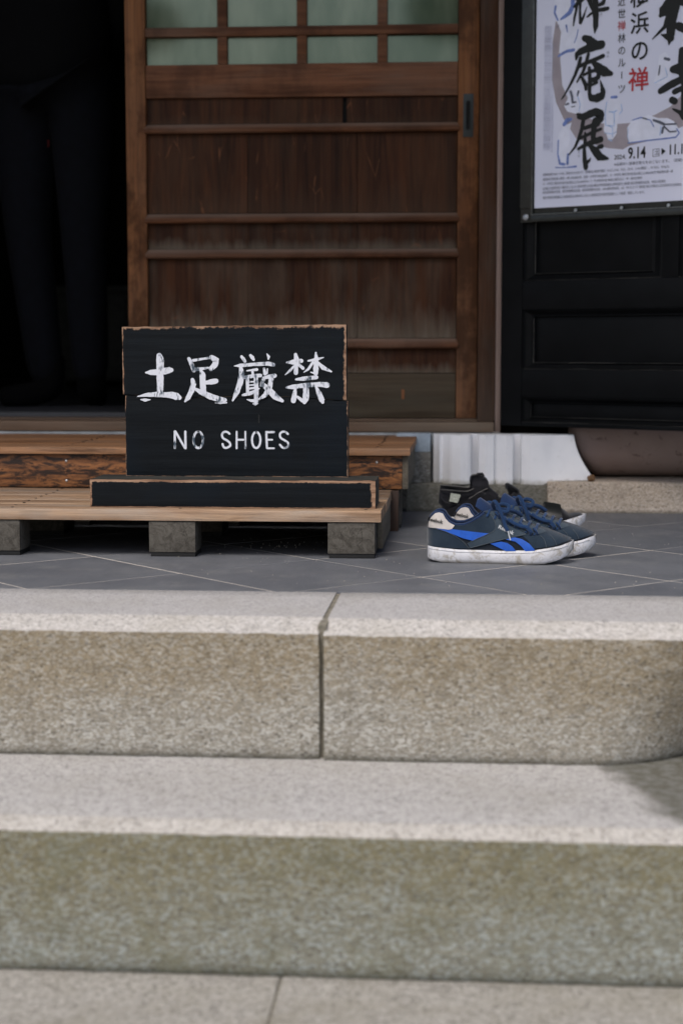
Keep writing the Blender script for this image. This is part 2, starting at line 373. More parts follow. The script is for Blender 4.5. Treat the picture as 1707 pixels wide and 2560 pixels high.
# tiled porch: every tile a piece, laid diagonally
porch = thing('porch_floor', None, None, (0, 2.66, 0), kind='structure')
box('mortar_bed', porch, M['grout'], -1.75, 1.75, 2.6655, 4.20, -.06, -.0007, 0, kind=None)
G = .303; ang = R(45-2.06+.3); o2 = Matrix.Rotation(R(-2.06), 2) @ Vector((-.392, 2.634))
ua = Vector((math.cos(R(45-2.06)), math.sin(R(45-2.06)))); ub = Vector((-ua.y, ua.x))
def clip(poly, nrm, d):
    out = []
    for i in range(len(poly)):
        a, b = poly[i], poly[(i+1) % len(poly)]; da, db_ = a.dot(nrm)-d, b.dot(nrm)-d
        if da >= 0: out.append(a)
        if da*db_ < 0: out.append(a + (b-a)*(da/(da-db_)))
    return out
for i in range(-9, 14):
    for j in range(-9, 14):
        gp = .0024
        pl_ = [o2 + ua*(G*(i+a)+(gp if a == 0 else -gp)) + ub*(G*(j+b)+(gp if b == 0 else -gp)) for a, b in ((0,0),(1,0),(1,1),(0,1))]
        for nrm, d in ((Vector((0,1)), 2.6645), (Vector((0,-1)), -4.0), (Vector((1,0)), -1.7), (Vector((-1,0)), -1.7)):
            pl_ = clip(pl_, nrm, d)
            if len(pl_) < 3: break
        if len(pl_) < 3: continue
        area = abs(sum(pl_[k].x*pl_[(k+1)%len(pl_)].y-pl_[(k+1)%len(pl_)].x*pl_[k].y for k in range(len(pl_))))/2
        if area < .0008: continue
        dz = random.uniform(-.0003, .0003)
        bm = bmesh.new(); cen = sum(pl_, Vector((0, 0)))/len(pl_)
        lo = [bm.verts.new((p.x, p.y, -.010)) for p in pl_]; md = [bm.verts.new((p.x, p.y, -.0004+dz)) for p in pl_]
        hi = [bm.verts.new((p.x+(cen.x-p.x)*.006, p.y+(cen.y-p.y)*.006, dz)) for p in pl_]; K = len(pl_)
        bm.faces.new(hi)
        for k in range(K):
            bm.faces.new((lo[k], lo[(k+1)%K], md[(k+1)%K], md[k])); bm.faces.new((md[k], md[(k+1)%K], hi[(k+1)%K], hi[k]))
        bmesh.ops.recalc_face_normals(bm, faces=bm.faces)
        link('tile', mesh(bm), M['tile'], porch)

# granite steps
def step_block(name, parent, x0, x1, yb, yc, yf, z0, z1, drop, mats, nx, undercut=None, chips=.0016, label=None, lr=(0, 0)):
    """profile: back, flat top, sloped hammered edge, rough riser"""
    prof = [(yb, z0, 0), (yb, z1-.002, 0), (yb-.002, z1, 0)]
    for k in range(1, 5): prof.append((yb+(yc-yb)*k/4, z1, 0))
    for k in range(1, 5): prof.append((yc+(yf-yc)*k/4, z1-drop*(k/4)**1.15, 1))
    NR = 22
    for k in range(1, NR+1): prof.append((yf, z1-drop-(z1-drop-z0)*k/NR, 2))
    bm = bmesh.new(); grid = []
    for i in range(nx+1):
        x = x0+(x1-x0)*i/nx; col = []
        for (y, z, m) in prof:
            yy, zz, xx = y, z, x
            if m == 2:
                yy += mnoise.noise(Vector((x*45, 3, z*60)))*.0022 + mnoise.noise(Vector((x*140, 9, z*170)))*.0012
                if undercut and x > undercut:
                    fr = (z1-drop-z)/(z1-drop-z0); yy += min(.16, 3.6*(x-undercut)**2)*fr**1.2 + .0*fr
                if z < z0+.012: yy += .004*(1-(z-z0)/.012) + abs(mnoise.noise(Vector((x*30, 1, 1))))*.004
            if m == 1:
                yy += mnoise.noise(Vector((x*60, y*60, 5)))*chips; zz += mnoise.noise(Vector((x*90, y*90, 2)))*.0009
                if abs(y-yf) < 1e-6: yy += mnoise.noise(Vector((x*22, 7, 1)))*.0016; zz += mnoise.noise(Vector((x*26, 2, 8)))*.0014
            if m == 0 and 2 < prof.index((y, z, m)): zz += mnoise.noise(Vector((x*6, y*6, 4)))*.0006
            e = min(i, nx-i)
            if e == 0 and m: yy += .002; xx += .0
            col.append(bm.verts.new((xx + (mnoise.noise(Vector((4, z*40, y*20)))*.0012 if e == 0 else 0), yy, zz)))
        grid.append(col)
    mt = [p[2] for p in prof]
    for i in range(nx):
        for k in range(len(prof)-1):
            f = bm.faces.new((grid[i][k], grid[i+1][k], grid[i+1][k+1], grid[i][k+1])); f.material_index = mt[k+1]
    for s in (0, nx):
        f = bm.faces.new(grid[s]); f.material_index = 2
    bm.faces.new([grid[i][0] for i in range(nx+1)] + [grid[i][-1] for i in range(nx, -1, -1)]).material_index = 2
    bmesh.ops.recalc_face_normals(bm, faces=bm.faces)
    return link(name, mesh(bm), mats, parent, smooth=50, label=label)
m1 = [M['gr_top'], M['gr_edge'], M['riser1']]
st1 = thing('upper_step', None, None, (0, 0, 0), kind='structure')
step_block('stone_block', st1, -1.60, -.2085, 2.664, 2.415, 2.335, -.198, 0, .012, m1, 150)
step_block('stone_block', st1, -.2010, 1.40, 2.664, 2.408, 2.331, -.199, -.0005, .013, m1, 170, undercut=.185)
bm = bmesh.new(); boxm(bm, -.2115, -.1985, 2.350, 2.66, -.199, -.0022, .0005, 1); link('joint_mortar', mesh(bm), M['mortar'], st1)
st2 = thing('middle_step', None, None, (0, 0, 0), kind='structure')
m2 = [M['gr_top2'], M['gr_edge2'], M['riser2']]
step_block('stone_block', st2, -1.60, 1.40, 2.36+.14, 2.03, 2.000, -.395, -.1985, .012, m2, 300)
st3 = thing('lower_step', None, None, (0, 0, 0), kind='structure')
m3 = [M['gr_top3'], M['gr_edge'], M['riser2']]
step_block('stone_block', st3, -1.60, -.2290, 2.06, 1.70, 1.67, -.60, -.3955, .012, m3, 60)
step_block('stone_block', st3, -.2250, 1.40, 2.06, 1.70, 1.67, -.60, -.3950, .012, m3, 60)
box('joint_mortar', st3, M['mortar'], -.231, -.223, 1.69, 2.05, -.60, -.398, 0)
sheet('landing_path', -6, 6, -8, 1.66, -.60, M['gr_top3'])

# building: walls, floor inside, foundation
house = thing('temple_building', 'dark timber temple building behind the porch with open doorway', 'building', (0, 4.2, 0))
box('foundation_wall', house, m_plain('pale_render', (.34, .36, .37), .8, .2, .2, 30, .001), -1.9, .07, 4.105, 4.20, -.02, .186, 0)
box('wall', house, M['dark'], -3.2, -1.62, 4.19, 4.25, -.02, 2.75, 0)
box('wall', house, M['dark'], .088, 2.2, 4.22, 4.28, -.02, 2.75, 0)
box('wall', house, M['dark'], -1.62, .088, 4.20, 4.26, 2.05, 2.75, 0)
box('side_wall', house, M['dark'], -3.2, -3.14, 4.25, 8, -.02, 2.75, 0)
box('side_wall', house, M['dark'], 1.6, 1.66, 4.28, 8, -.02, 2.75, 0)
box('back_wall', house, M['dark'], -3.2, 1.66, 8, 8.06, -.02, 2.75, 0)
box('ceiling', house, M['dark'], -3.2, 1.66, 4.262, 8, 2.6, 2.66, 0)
M['shade_roof'] = m_plain('shade_roof_boards', (.10, .065, .04), .8, .2, .2, 20)
box('added_porch_roof', house, M['shade_roof'], -3.4, 2.4, 2.25, 4.185, 2.70, 2.78, 0)  # out of view; added and sized to shade the doorway
for k in range(5):
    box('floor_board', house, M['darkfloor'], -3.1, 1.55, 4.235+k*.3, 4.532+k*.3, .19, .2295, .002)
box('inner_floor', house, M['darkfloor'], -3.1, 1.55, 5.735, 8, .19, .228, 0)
# sill and jamb
sillo = box('sill', house, M['sill'], -1.75, .072, 4.105, 4.233, .188, .2125, .002)
box('sill_track', house, M['sill'], -1.74, .074, 4.165, 4.232, .2127, .2185, .001)
box('jamb', house, M['jamb'], .030, .0745, 4.150, 4.26, .2128, 2.05, .003)
box('jamb_strip', house, M['strip'], .0748, .0875, 4.128, 4.215, .1875, 2.05, .001)
box('jamb', house, M['jamb'], -1.70, -1.64, 4.150, 4.26, .2128, 2.05, .003)

# kerb stones at the foot of the wall
kerb = thing('kerb', None, None, (0, 4.0, 0), kind='structure')
def rough_block(name, parent, x0, x1, y0, y1, z0, z1, mat, cut=.03, amp=.0025, slx=0, bev=.006):
    bm = bmesh.new(); boxm(bm, x0, x1, y0, y1, z0, z1, bev, 2)
    bmesh.ops.subdivide_edges(bm, edges=[e for e in bm.edges if e.calc_length() > cut*2], cuts=6, use_grid_fill=True)
    for v in bm.verts:
        v.co += Vector((mnoise.noise(v.co*30), mnoise.noise(v.co*30+Vector((5,5,5))), mnoise.noise(v.co*30+Vector((9,2,5)))))*amp
        if slx and v.co.x < x0+.02: v.co.x += slx*(1-(v.co.z-z0)/(z1-z0))
    return link(name, mesh(bm), mat, parent, smooth=50)
rough_block('kerb_stone', kerb, -1.75, .222, 4.002, 4.19, -.01, .067, M['kerbA'])
rough_block('kerb_stone', kerb, .2, 1.7, 3.985, 4.18, -.01, .075, M['kerbB'], slx=-.0)
box('granite_block', kerb, M['gblock'], -.165, -.0835, 4.035, 4.104, .0672, .142, .003)
box('painted_block', kerb, M['paleblue'], -.168, -.0845, 4.045, 4.104, .1425, .1875, .002)

# fluted white base moulding, right end cut round the brown stone
wm = thing('base_moulding', 'white painted fluted base moulding under the door sill behind the shoes', 'moulding', (.08, 4.03, .068))
P_ = [(-.077,.004),(-.068,0),(-.062,-.004),(-.055,-.002),(-.035,-.010),(-.01,-.014),(.008,-.012),(.0145,-.010),(.016,.004),(.032,.006),(.0335,-.006),(.05,-.0105),(.07,-.009),(.0735,-.0055),(.076,-.008),(.10,-.012),(.113,-.0105),(.1165,-.010),(.118,.004),(.136,.005),(.1375,-.006),(.16,-.010),(.20,-.009),(.24,-.005),(.318,-.003)]
bm = bmesh.new(); ZN = 14; cols = []
def wtop(x): return .187+.0008*mnoise.noise(Vector((x*40, 0, 0)))
def endx(z): return .264 + (.316-.264)*(1-max(0, min(1, (z-.078)/.112)))**1.7
xs = []
for (a, da), (b, db_) in zip(P_, P_[1:]):
    for k in range(4): xs.append((a+(b-a)*k/4, da+(db_-da)*k/4))
xs.append(P_[-1])
for (x, d) in xs:
    col = []
    for k in range(ZN+1):
        zb = interp(x, [(-.08, .0685), (.05, .0670), (.19, .0665), (.215, .0755), (.32, .0765)])+.0012*mnoise.noise(Vector((x*60, 3, 0)))
        z = zb+(wtop(x)-zb)*k/ZN; fx = x
        if x > .15: fx = .15+(x-.15)*(endx(z)-.15)/(.318-.15)
        col.append(bm.verts.new((fx, 4.03+d*2.6+.0008*mnoise.noise(Vector((x*50, 0, z*50))), z)))
    cols.append(col)
for i in range(len(cols)-1):
    for k in range(ZN): bm.faces.new((cols[i][k], cols[i+1][k], cols[i+1][k+1], cols[i][k+1]))
bmesh.ops.recalc_face_normals(bm, faces=bm.faces)
fr = list(bm.faces); avg = sum((f.normal.y for f in fr))
if avg > 0: bmesh.ops.reverse_faces(bm, faces=fr)
ext = bmesh.ops.extrude_face_region(bm, geom=fr)
for v in [e for e in ext['geom'] if isinstance(e, bmesh.types.BMVert)]: v.co.y = 4.075
bmesh.ops.recalc_face_normals(bm, faces=bm.faces)
link('fluted_board', mesh(bm), M['white'], wm, smooth=25)
bm = bmesh.new(); bmesh.ops.create_icosphere(bm, subdivisions=2, radius=.009)
for v in bm.verts: v.co = Vector((.306+v.co.x*1.2, 4.004+v.co.y, .083+v.co.z)) + Vector((1,1,1))*mnoise.noise(v.co*200)*.002
link('putty_lump', mesh(bm), m_plain('rusty_putty', (.16, .09, .045), .8, .2, .4, 200), wm, smooth=60)

# brown rounded stone
bs = thing('rounded_base_stone', 'smooth brown rounded base stone beneath the black door at far right', 'stone', (.9, 4.22, .07))
bm = bmesh.new(); NX, NA = 48, 28; rings = []
for i in range(NX+1):
    t = i/NX; x = .255+t*1.35
    prof = math.sqrt(max(0, 1-(1-min(1, (x-.2549)/.075))**2)) if x < .33 else 1
    row = []
    for k in range(NA+1):
        a = -math.pi/2*1.0 + math.pi*1.0*k/NA
        zr = .150; yr = .15
        zz = .0765+zr + zr*math.copysign(abs(math.sin(a))**.9, math.sin(a))*(.62+.38*prof) ; yy = 4.20 - yr*abs(math.cos(a))**.75*(.72+.28*prof)
        xx = x - .0 + .0
        if x < .34: xx = x + .058*max(0, 1-(zz-.0765)/.11)**2 * (1-(x-.255)/.085)
        row.append(bm.verts.new((xx, yy, zz)))
    rings.append(row)
for i in range(NX):
    for k in range(NA): bm.faces.new((rings[i][k], rings[i+1][k], rings[i+1][k+1], rings[i][k+1]))
bm.faces.new(rings[0]); bm.faces.new(rings[-1][::-1])
bmesh.ops.recalc_face_normals(bm, faces=bm.faces)
link('stone_body', mesh(bm), M['brown'], bs, smooth=60)

# ================================================================== SLIDING DOOR
dr = thing('sliding_door', 'brown wooden sliding door with glazed upper lattice and horizontal battens', 'door', (-.42, 4.2, .2195))
ZB, ZT = .2195, 1.98
box('stile', dr, M['door_v'], -.862, -.8115, 4.184, 4.216, ZB, ZT, .002)
box('stile', dr, M['door_v'], -.0235, .0285, 4.184, 4.216, ZB, ZT, .002)
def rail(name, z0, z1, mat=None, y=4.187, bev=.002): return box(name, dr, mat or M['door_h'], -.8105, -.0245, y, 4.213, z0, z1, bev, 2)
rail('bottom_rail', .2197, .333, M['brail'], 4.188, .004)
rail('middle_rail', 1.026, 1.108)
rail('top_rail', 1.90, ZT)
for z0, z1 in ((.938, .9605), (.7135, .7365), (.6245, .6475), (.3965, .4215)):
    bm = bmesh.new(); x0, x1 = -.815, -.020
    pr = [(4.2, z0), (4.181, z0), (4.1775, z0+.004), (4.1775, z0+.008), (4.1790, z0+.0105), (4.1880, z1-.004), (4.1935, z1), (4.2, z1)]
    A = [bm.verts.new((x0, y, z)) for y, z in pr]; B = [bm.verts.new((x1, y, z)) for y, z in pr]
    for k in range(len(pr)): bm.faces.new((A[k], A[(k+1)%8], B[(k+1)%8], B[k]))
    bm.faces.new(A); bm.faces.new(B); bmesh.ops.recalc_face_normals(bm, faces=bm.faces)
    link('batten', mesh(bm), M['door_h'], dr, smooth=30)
def dpanel(x0, x1, z0, z1, mat): box('panel_board', dr, mat, x0, x1, 4.198, 4.206, z0, z1, .0008, 1)
dpanel(-.8105, -.3125, .9615, 1.0255, M['panelv']); dpanel(-.3025, -.0245, .9615, 1.0255, M['panelv'])
box('gap_shade_strip', dr, M['recess_shade'], -.32, -.295, 4.207, 4.210, .9615, 1.0255, 0)  # dark strip painted in as the shade between the boards
for x0, x1 in ((-.8105, -.5552), (-.5548, -.2752), (-.2748, -.0245)):
    dpanel(x0, x1, .7375, .9370, M['panelv'])
    dpanel(x0, x1, .6480, .7130, M['panelw'])
    dpanel(x0, x1, .4225, .6240, M['panelw'])
    dpanel(x0, x1, .3340, .3960, M['panelw'])
# lattice
zrow = [1.1885+.118*0, 1.40, 1.612, 1.80]
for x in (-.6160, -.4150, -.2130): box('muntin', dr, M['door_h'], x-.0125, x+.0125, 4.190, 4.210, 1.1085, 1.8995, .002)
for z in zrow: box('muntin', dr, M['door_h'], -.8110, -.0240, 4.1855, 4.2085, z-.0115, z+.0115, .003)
xe = [-.8105, -.6285, -.6035, -.4275, -.4025, -.2255, -.2005, -.0245]; ze = [1.1085]
for z in zrow: ze += [z-.0115, z+.0115]
ze.append(1.8995)
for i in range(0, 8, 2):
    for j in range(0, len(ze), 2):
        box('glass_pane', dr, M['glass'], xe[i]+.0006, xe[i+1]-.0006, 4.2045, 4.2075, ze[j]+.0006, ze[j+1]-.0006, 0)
# recessed pull
pt = box('door_pull', dr, M['metal'], -.0105, .0150, 4.1822, 4.1850, .922, 1.028, .001)
bm = bmesh.new(); NS = 20
for (ins, yy) in ((0, 4.1821), (.0016, 4.1806), (.0030, 4.1817)):
    for k in range(NS):
        a = 2*math.pi*k/NS; bm.verts.new((.0022+(.0075-ins)*math.cos(a), yy, .975+.030*(1 if math.sin(a) > 0 else -1)*(1 if abs(math.sin(a)) > .01 else 0)+(.0075-ins)*math.sin(a)))
bm.verts.ensure_lookup_table(); V = bm.verts
for r_ in range(2):
    for k in range(NS): bm.faces.new((V[r_*NS+k], V[r_*NS+(k+1)%NS], V[(r_+1)*NS+(k+1)%NS], V[(r_+1)*NS+k]))
bm.faces.new([V[2*NS+k] for k in range(NS)]).material_index = 1  # floor coloured near-black as the shade inside the pull
link('finger_recess', mesh(bm), [M['metal'], M['recess_shade']], pt, smooth=40)
box('wood_scar', dr, m_plain('orange_wood_scar', (.22, .085, .03), .7), -.1615, -.1545, 4.1868, 4.1876, .268, .292, .0003)

# ================================================================== BLACK DOOR swung outward
DA = R(-31)
bd = thing('black_door', 'black panelled wooden door standing ajar at right of the brown sliding door', 'door', (.087, 4.1, .206), DA)
LZ = .206
def dbox(name, x0, x1, y0, y1, z0, z1, bev=.0015, mat=None, par=None, kind=None):   # local: x along the leaf, y depth, z world
    bm = bmesh.new(); boxm(bm, x0, x1, y0, y1, z0-LZ, z1-LZ, bev, 2)
    return link(name, mesh(bm), mat or M['blackdoor'], par or bd, kind, False, None, 35 if bev else None)
W_ = .86
dbox('stile', 0, .0585, 0, .036, LZ, 1.98); dbox('stile', W_-.075, W_, 0, .036, LZ, 1.98)
def drail(z0, z1, x0=.0588, x1=W_-.0753): return dbox('rail', x0, x1, .0004, .0355, z0, z1)
drail(LZ, .2155); drail(.2775, .3455); drail(.4905, .560); drail(1.36, 1.45); drail(1.90, 1.98)
dbox('muntin', .425, .466, .0004, .0355, .5603, 1.3597)
def panel(x0, x1, z0, z1, m=.026, thick=.0):
    dbox('panel', x0+m, x1-m, .018, .026, z0+m*.55, z1-m*.55, .001)
    # mitred sloping moulding
    bm = bmesh.new(); mm = m*.75
    q = [(x0+.0004, z0+.0004), (x1-.0004, z0+.0004), (x1-.0004, z1-.0004), (x0+.0004, z1-.0004)]
    def ring(ins, y): return [bm.verts.new((q[k][0]+ins*(1 if k in (0, 3) else -1), y, q[k][1]-LZ+ins*.55*(1 if k < 2 else -1))) for k in range(4)]
    rs = [ring(0, .026), ring(0, .003), ring(.004, .0015), ring(.007, .006), ring(m*.75, .0125), ring(m, .010), ring(m+.003, .0195), ring(m+.0035, .026)]
    for a, b in zip(rs, rs[1:]):
        for k in range(4): bm.faces.new((a[k], a[(k+1)%4], b[(k+1)%4], b[k]))
    bmesh.ops.recalc_face_normals(bm, faces=bm.faces)
    mo = link('panel_moulding', mesh(bm), M['blackdoor'], bd, None, False, None)
    # chipped paint lines on the lower arrises
    for (ins, y, a, b) in ((.0, .0008, x0+.0006, x1-.0006), (m, .0086, x0+m, x1-m)):
        bm = bmesh.new(); zz = z0+ins*.55-LZ+.0008; x = a
        while x < b:
            w = random.uniform(.02, .06); boxm(bm, x, min(b, x+w), y-.0003, y+.0012, zz, zz+random.uniform(.0004, .0009)); x += w+.0004
        link('worn_paint_edge', mesh(bm), M['worn'], mo, 'stuff', False)
    bm = bmesh.new(); boxm(bm, x0+m-.0006, x0+m+.0006, .0086, .0098, z0+m*.6-LZ, z1-m*.8-LZ); link('worn_paint_edge', mesh(bm), M['worn'], mo, 'stuff', False)
panel(.0588, W_-.0753, .2157, .2773, .022)
panel(.0588, W_-.0753, .3457, .4903, .028)
panel(.0588, .4248, .5603, 1.3597, .030); panel(.4662, W_-.0753, .5603, 1.3597, .030)
panel(.0588, W_-.0753, 1.4503, 1.8997, .028)

# ================================================================== POSTER IN CLEAR CASE, on the black door
dirn = Vector((math.sin(DA), -math.cos(DA), 0))     # outward normal
po = Vector((.087, 4.1, 0)) + dirn*.004
pc = thing('poster_case', 'clear acrylic poster case screwed to the black door', 'poster case', (po.x, po.y, .70), DA)
ps = thing('exhibition_poster', 'pale lilac exhibition poster with black brush lettering in clear case', 'poster', (po.x, po.y, .734), DA)
M['acryl'] = m_plain('aged_acrylic_edge', (.012, .014, .012), .35, .5, .35, 60)
M['acryl2'] = m_plain('acrylic_bright_lip', (.06, .064, .06), .2, .6, .3, 90)
M['boltm'] = m_plain('steel_bolt', (.34, .36, .38), .3, .5, Metallic=.5)
def cbox(name, x0, x1, y0, y1, z0, z1, mat, bev=.001, par=None, lz=.70):
    bm = bmesh.new(); boxm(bm, x0, x1, y0, y1, z0-lz, z1-lz, bev, 2); return link(name, mesh(bm), mat, par or pc, None, False, None, 35 if bev else None)
CX0, CX1, CZ0, CZ1 = .0555, .760, .7008, 1.62
cbox('back_plate', CX0, CX1, -.0030, -.0005, CZ0, CZ1, M['acryl'])
bfx, bfz = .0865, .7165
cbox('frame_bar', CX0+.001, bfx-.0005, -.009, -.0032, CZ0+.034, CZ1-.02, M['acryl']); cbox('frame_bar', CX1-.031, CX1-.001, -.009, -.0032, CZ0+.034, CZ1-.02, M['acryl'])
cbox('frame_bar', bfx, CX1-.032, -.009, -.0032, CZ0+.001, bfz-.0005, M['acryl']); cbox('frame_bar', bfx, CX1-.032, -.009, -.0032, CZ1-.018, CZ1-.001, M['acryl'])
cbox('lip', bfx, bfx+.0035, -.0095, -.0034, bfz+.004, CZ1-.02, M['acryl2'], .0006); cbox('lip', bfx, CX1-.034, -.0095, -.0034, bfz, bfz+.0035, M['acryl2'], .0006)
def disc(name, par, mat, x, z, r_, y0, y1, lz):
    bm = bmesh.new(); K = 20
    rr = [[bm.verts.new((x+rad*math.cos(2*math.pi*k/K), y, z-lz+rad*math.sin(2*math.pi*k/K))) for k in range(K)] for rad, y in ((r_, y0), (r_, y1+.001), (r_*.8, y1))]
    for a, b in zip(rr, rr[1:]):
        for k in range(K): bm.faces.new((a[k], a[(k+1)%K], b[(k+1)%K], b[k]))
    bm.faces.new(rr[-1]); bmesh.ops.recalc_face_normals(bm, faces=bm.faces)
    return link(name, mesh(bm), mat, par, None, False, None, 40)
disc('bolt', pc, M['boltm'], .0705, .7135, .0075, -.0030, -.0075, .70); disc('bolt', pc, M['boltm'], CX1-.015, .7135, .0075, -.003, -.0075, .70)
for x in (.208, .327, .445, .565, .69): disc('stud', pc, M['boltm'], x, .7235, .0042, -.0095, -.0125, .70)

# poster plane mapping: case-front photo point -> (u, z)
PO = po + dirn*.0040; UU = Vector((math.cos(DA), math.sin(DA), 0))
def pl(x, y):
    r = ray(x, y); t = (PO-CP).dot(dirn)/r.dot(dirn); p = CP + r*t; return ((p-PO).dot(UU), p.z)
LP = .734
def z3(zx, zy): return pl(1290+zx/3.7602, zy/3.7607)
def z6(zx, zy): return pl(1390+zx/9.2235, zy/9.225)
def z7(zx, zy): return pl(1390+zx/9.2235, 200+zy/9.225)
def z8(zx, zy): return pl(1520+zx/4.8984, zy/4.9)
class Flat:                                          # flat print: stacked thin shapes on the sheet
    def __init__(s): s.bm = bmesh.new(); s.lv = 0
    def poly(s, pts, y):
        vs_ = [s.bm.verts.new((u, y, z-LP)) for u, z in pts]
        e = [s.bm.edges.new((vs_[i], vs_[(i+1) % len(vs_)])) for i in range(len(vs_))]
        bmesh.ops.triangle_fill(s.bm, use_beauty=True, edges=e)
    def stroke(s, P, y, jit=0):
        dense = []
        for k in range(len(P)-1):
            a, b = P[k], P[k+1]
            for t in range(4): dense.append([a[q]+(b[q]-a[q])*t/4 for q in range(3)])
        dense.append(list(P[-1]))
        L_, R_ = [], []; n_ = len(dense)
        for k, (x, z, w) in enumerate(dense):
            a = dense[max(k-1, 0)]; b = dense[min(k+1, n_-1)]; d = Vector((b[0]-a[0], b[1]-a[1])); d.normalize() if d.length else None
            nn = Vector((-d.y, d.x)); w2 = w*(1+random.uniform(-jit, jit))
            L_.append((x+nn.x*w2, z+nn.y*w2)); R_.append((x-nn.x*w2, z-nn.y*w2))
        def cap(c, w, a0, K=5): return [(c[0]+w*math.cos(a0+math.pi*(k+1)/(K+1)), c[1]+w*math.sin(a0+math.pi*(k+1)/(K+1))) for k in range(K)]
        e = dense[-1]; b = dense[-2]; ae = math.atan2(e[1]-b[1], e[0]-b[0]); s0 = dense[0]; s1 = dense[1]; as_ = math.atan2(s1[1]-s0[1], s1[0]-s0[0])
        # quads along the stroke and fan caps, each a hair above the last so that nothing is coplanar
        bm = s.bm; Lv = [bm.verts.new((p[0], y, p[1]-LP*s.z)) for p in L_]; Rv = [bm.verts.new((p[0], y, p[1]-LP*s.z)) for p in R_]
        for k in range(n_-1): bm.faces.new((Lv[k], Rv[k], Rv[k+1], Lv[k+1]))
        ce = [bm.verts.new((p[0], y, p[1]-LP*s.z)) for p in cap(e, e[2], ae-math.pi/2)]; bm.faces.new([Rv[-1]]+ce+[Lv[-1]])
        cs = [bm.verts.new((p[0], y, p[1]-LP*s.z)) for p in cap(s0, s0[2], as_+math.pi/2)]; bm.faces.new([Lv[0]]+cs+[Rv[0]])
    z = 1
def outn(me):                                        # all print faces look outward (-y)
    for p in me.polygons:
        if p.normal.y > 0: p.flip()
    return me
def flat_link(F, name, mat, par, kind=None):
    me = outn(mesh(F.bm)); return link(name, me, mat, par, kind, False, None)
def m_paper():
    n = NT('poster_paper'); c = n.mix(n.ramp(n.noise(3, 3), .3, .7), (.68, .71, .86), (.74, .76, .90)); return n.done(c, .35, .4)
M['paper'] = m_paper()
sheetbm = bmesh.new(); boxm(sheetbm, .0935, .715, -.0040, -.0036, 0, 1.58-LP, 0)
link('paper_sheet', mesh(sheetbm), M['paper'], ps, None, False)
M['ink'] = m_plain('black_ink', (.008, .009, .008), .45, .3, .1)
M['inkgrey'] = m_plain('grey_small_print', (.10, .11, .15), .5)
M['inkpale'] = m_plain('pale_small_print', (.44, .46, .58), .5)
M['red'] = m_plain('red_ink', (.46, .022, .03), .5)
M['taupe'] = m_plain('taupe_wash', (.36, .32, .35), .5, .3, .08)
M['figw'] = m_plain('figure_white_wash', (.76, .79, .92), .5, .3, .06)
M['figb'] = m_plain('figure_blue_wash', (.16, .23, .52), .5, .3, .3, 120)
M['figl'] = m_plain('figure_light_blue_wash', (.36, .50, .76), .5, .3, .3, 120)
Y0 = -.0040
# brushed ring
F = Flat(); arc_o = [(370,200),(340,400),(335,750),(372,960),(440,1110),(560,1300),(700,1350),(860,1392),(1000,1405),(1060,1370),(1300,1310),(1600,1170)]
arc_i = [(1600,840),(1450,1000),(1300,1080),(1130,1150),(960,1165),(780,1160),(620,1080),(500,960),(430,800),(412,560),(436,350),(430,205)]
A = [z3(*p) for p in arc_o]; B = [z3(*p) for p in arc_i][::-1]
nA = 12
for k in range(nA-1): F.poly([A[k], A[k+1], B[k+1], B[k]], Y0-.0002)
flat_link(F, 'brushed_ring', M['taupe'], ps)
# small generic robed figures
def fig(pts, y, mat, name): 
    F = Flat(); F.poly([z3(*p) for p in pts], y); flat_link(F, name, mat, ps)
def figs(strokes, y, mat, name, sc_=1/3.7602*.000215*4.2):
    F = Flat()
    for i, s_ in enumerate(strokes): F.stroke([(*z3(x, z), w*.00021) for x, z, w in s_], y-i*.00002)
    flat_link(F, name, mat, ps, 'stuff')
Y1 = Y0-.0004
fig([(360,-60),(520,-60),(560,60),(545,200),(600,330),(590,480),(400,500),(420,300),(380,200),(350,120)], Y1, M['figw'], 'robed_figure')
fig([(880,905),(945,905),(990,960),(1000,1040),(960,1080),(945,1200),(940,1260),(905,1310),(860,1310),(845,1260),(820,1230),(830,1080),(840,1000),(870,950)], Y1, M['figw'], 'robed_figure')
fig([(440,1190),(520,1150),(500,1230),(510,1400),(490,1560),(400,1570),(385,1400),(400,1250)], Y1, M['figw'], 'robed_figure')
fig([(500,870),(560,780),(610,880),(630,940),(625,1050),(560,1070),(480,1050),(450,1000),(480,930)], Y1, M['figw'], 'robed_figure')
fig([(1340,520),(1400,490),(1450,560),(1460,640),(1450,740),(1400,790),(1330,790),(1290,770),(1330,640)], Y1, M['figw'], 'robed_figure')
fig([(1040,1200),(1080,1140),(1180,1100),(1240,1080),(1330,1110),(1420,1110),(1480,1140),(1530,1220),(1520,1290),(1300,1310),(1060,1345),(1045,1280)], Y1, M['figw'], 'resting_figure')
Y2 = Y1-.0002
figs([[(370,60,14),(360,120,12),(390,190,10)],[(530,0,24),(530,60,26),(500,120,26),(450,160,20),(420,180,12)],[(470,240,12),(480,300,6)],[(395,530,10),(440,500,16),(480,480,16)],[(480,480,18),(540,470,18)],[(580,280,6),(570,340,6),(545,400,6)],
      [(895,915,14),(940,912,16)],[(450,1170,22),(480,1130,26),(515,1120,16)],[(395,1320,8),(390,1450,8),(410,1540,14),(450,1545,16)],[(485,1450,12),(480,1540,16)],[(370,1575,6),(470,1575,5),(560,1565,12)],
      [(1050,1345,6),(1200,1325,7),(1380,1305,8),(1500,1290,8),(1530,1250,8),(1505,1210,6)],[(1090,1130,5),(1170,1105,8),(1260,1130,5),(1290,1190,7)]], Y2, M['figb'], 'blue_wash_lines')
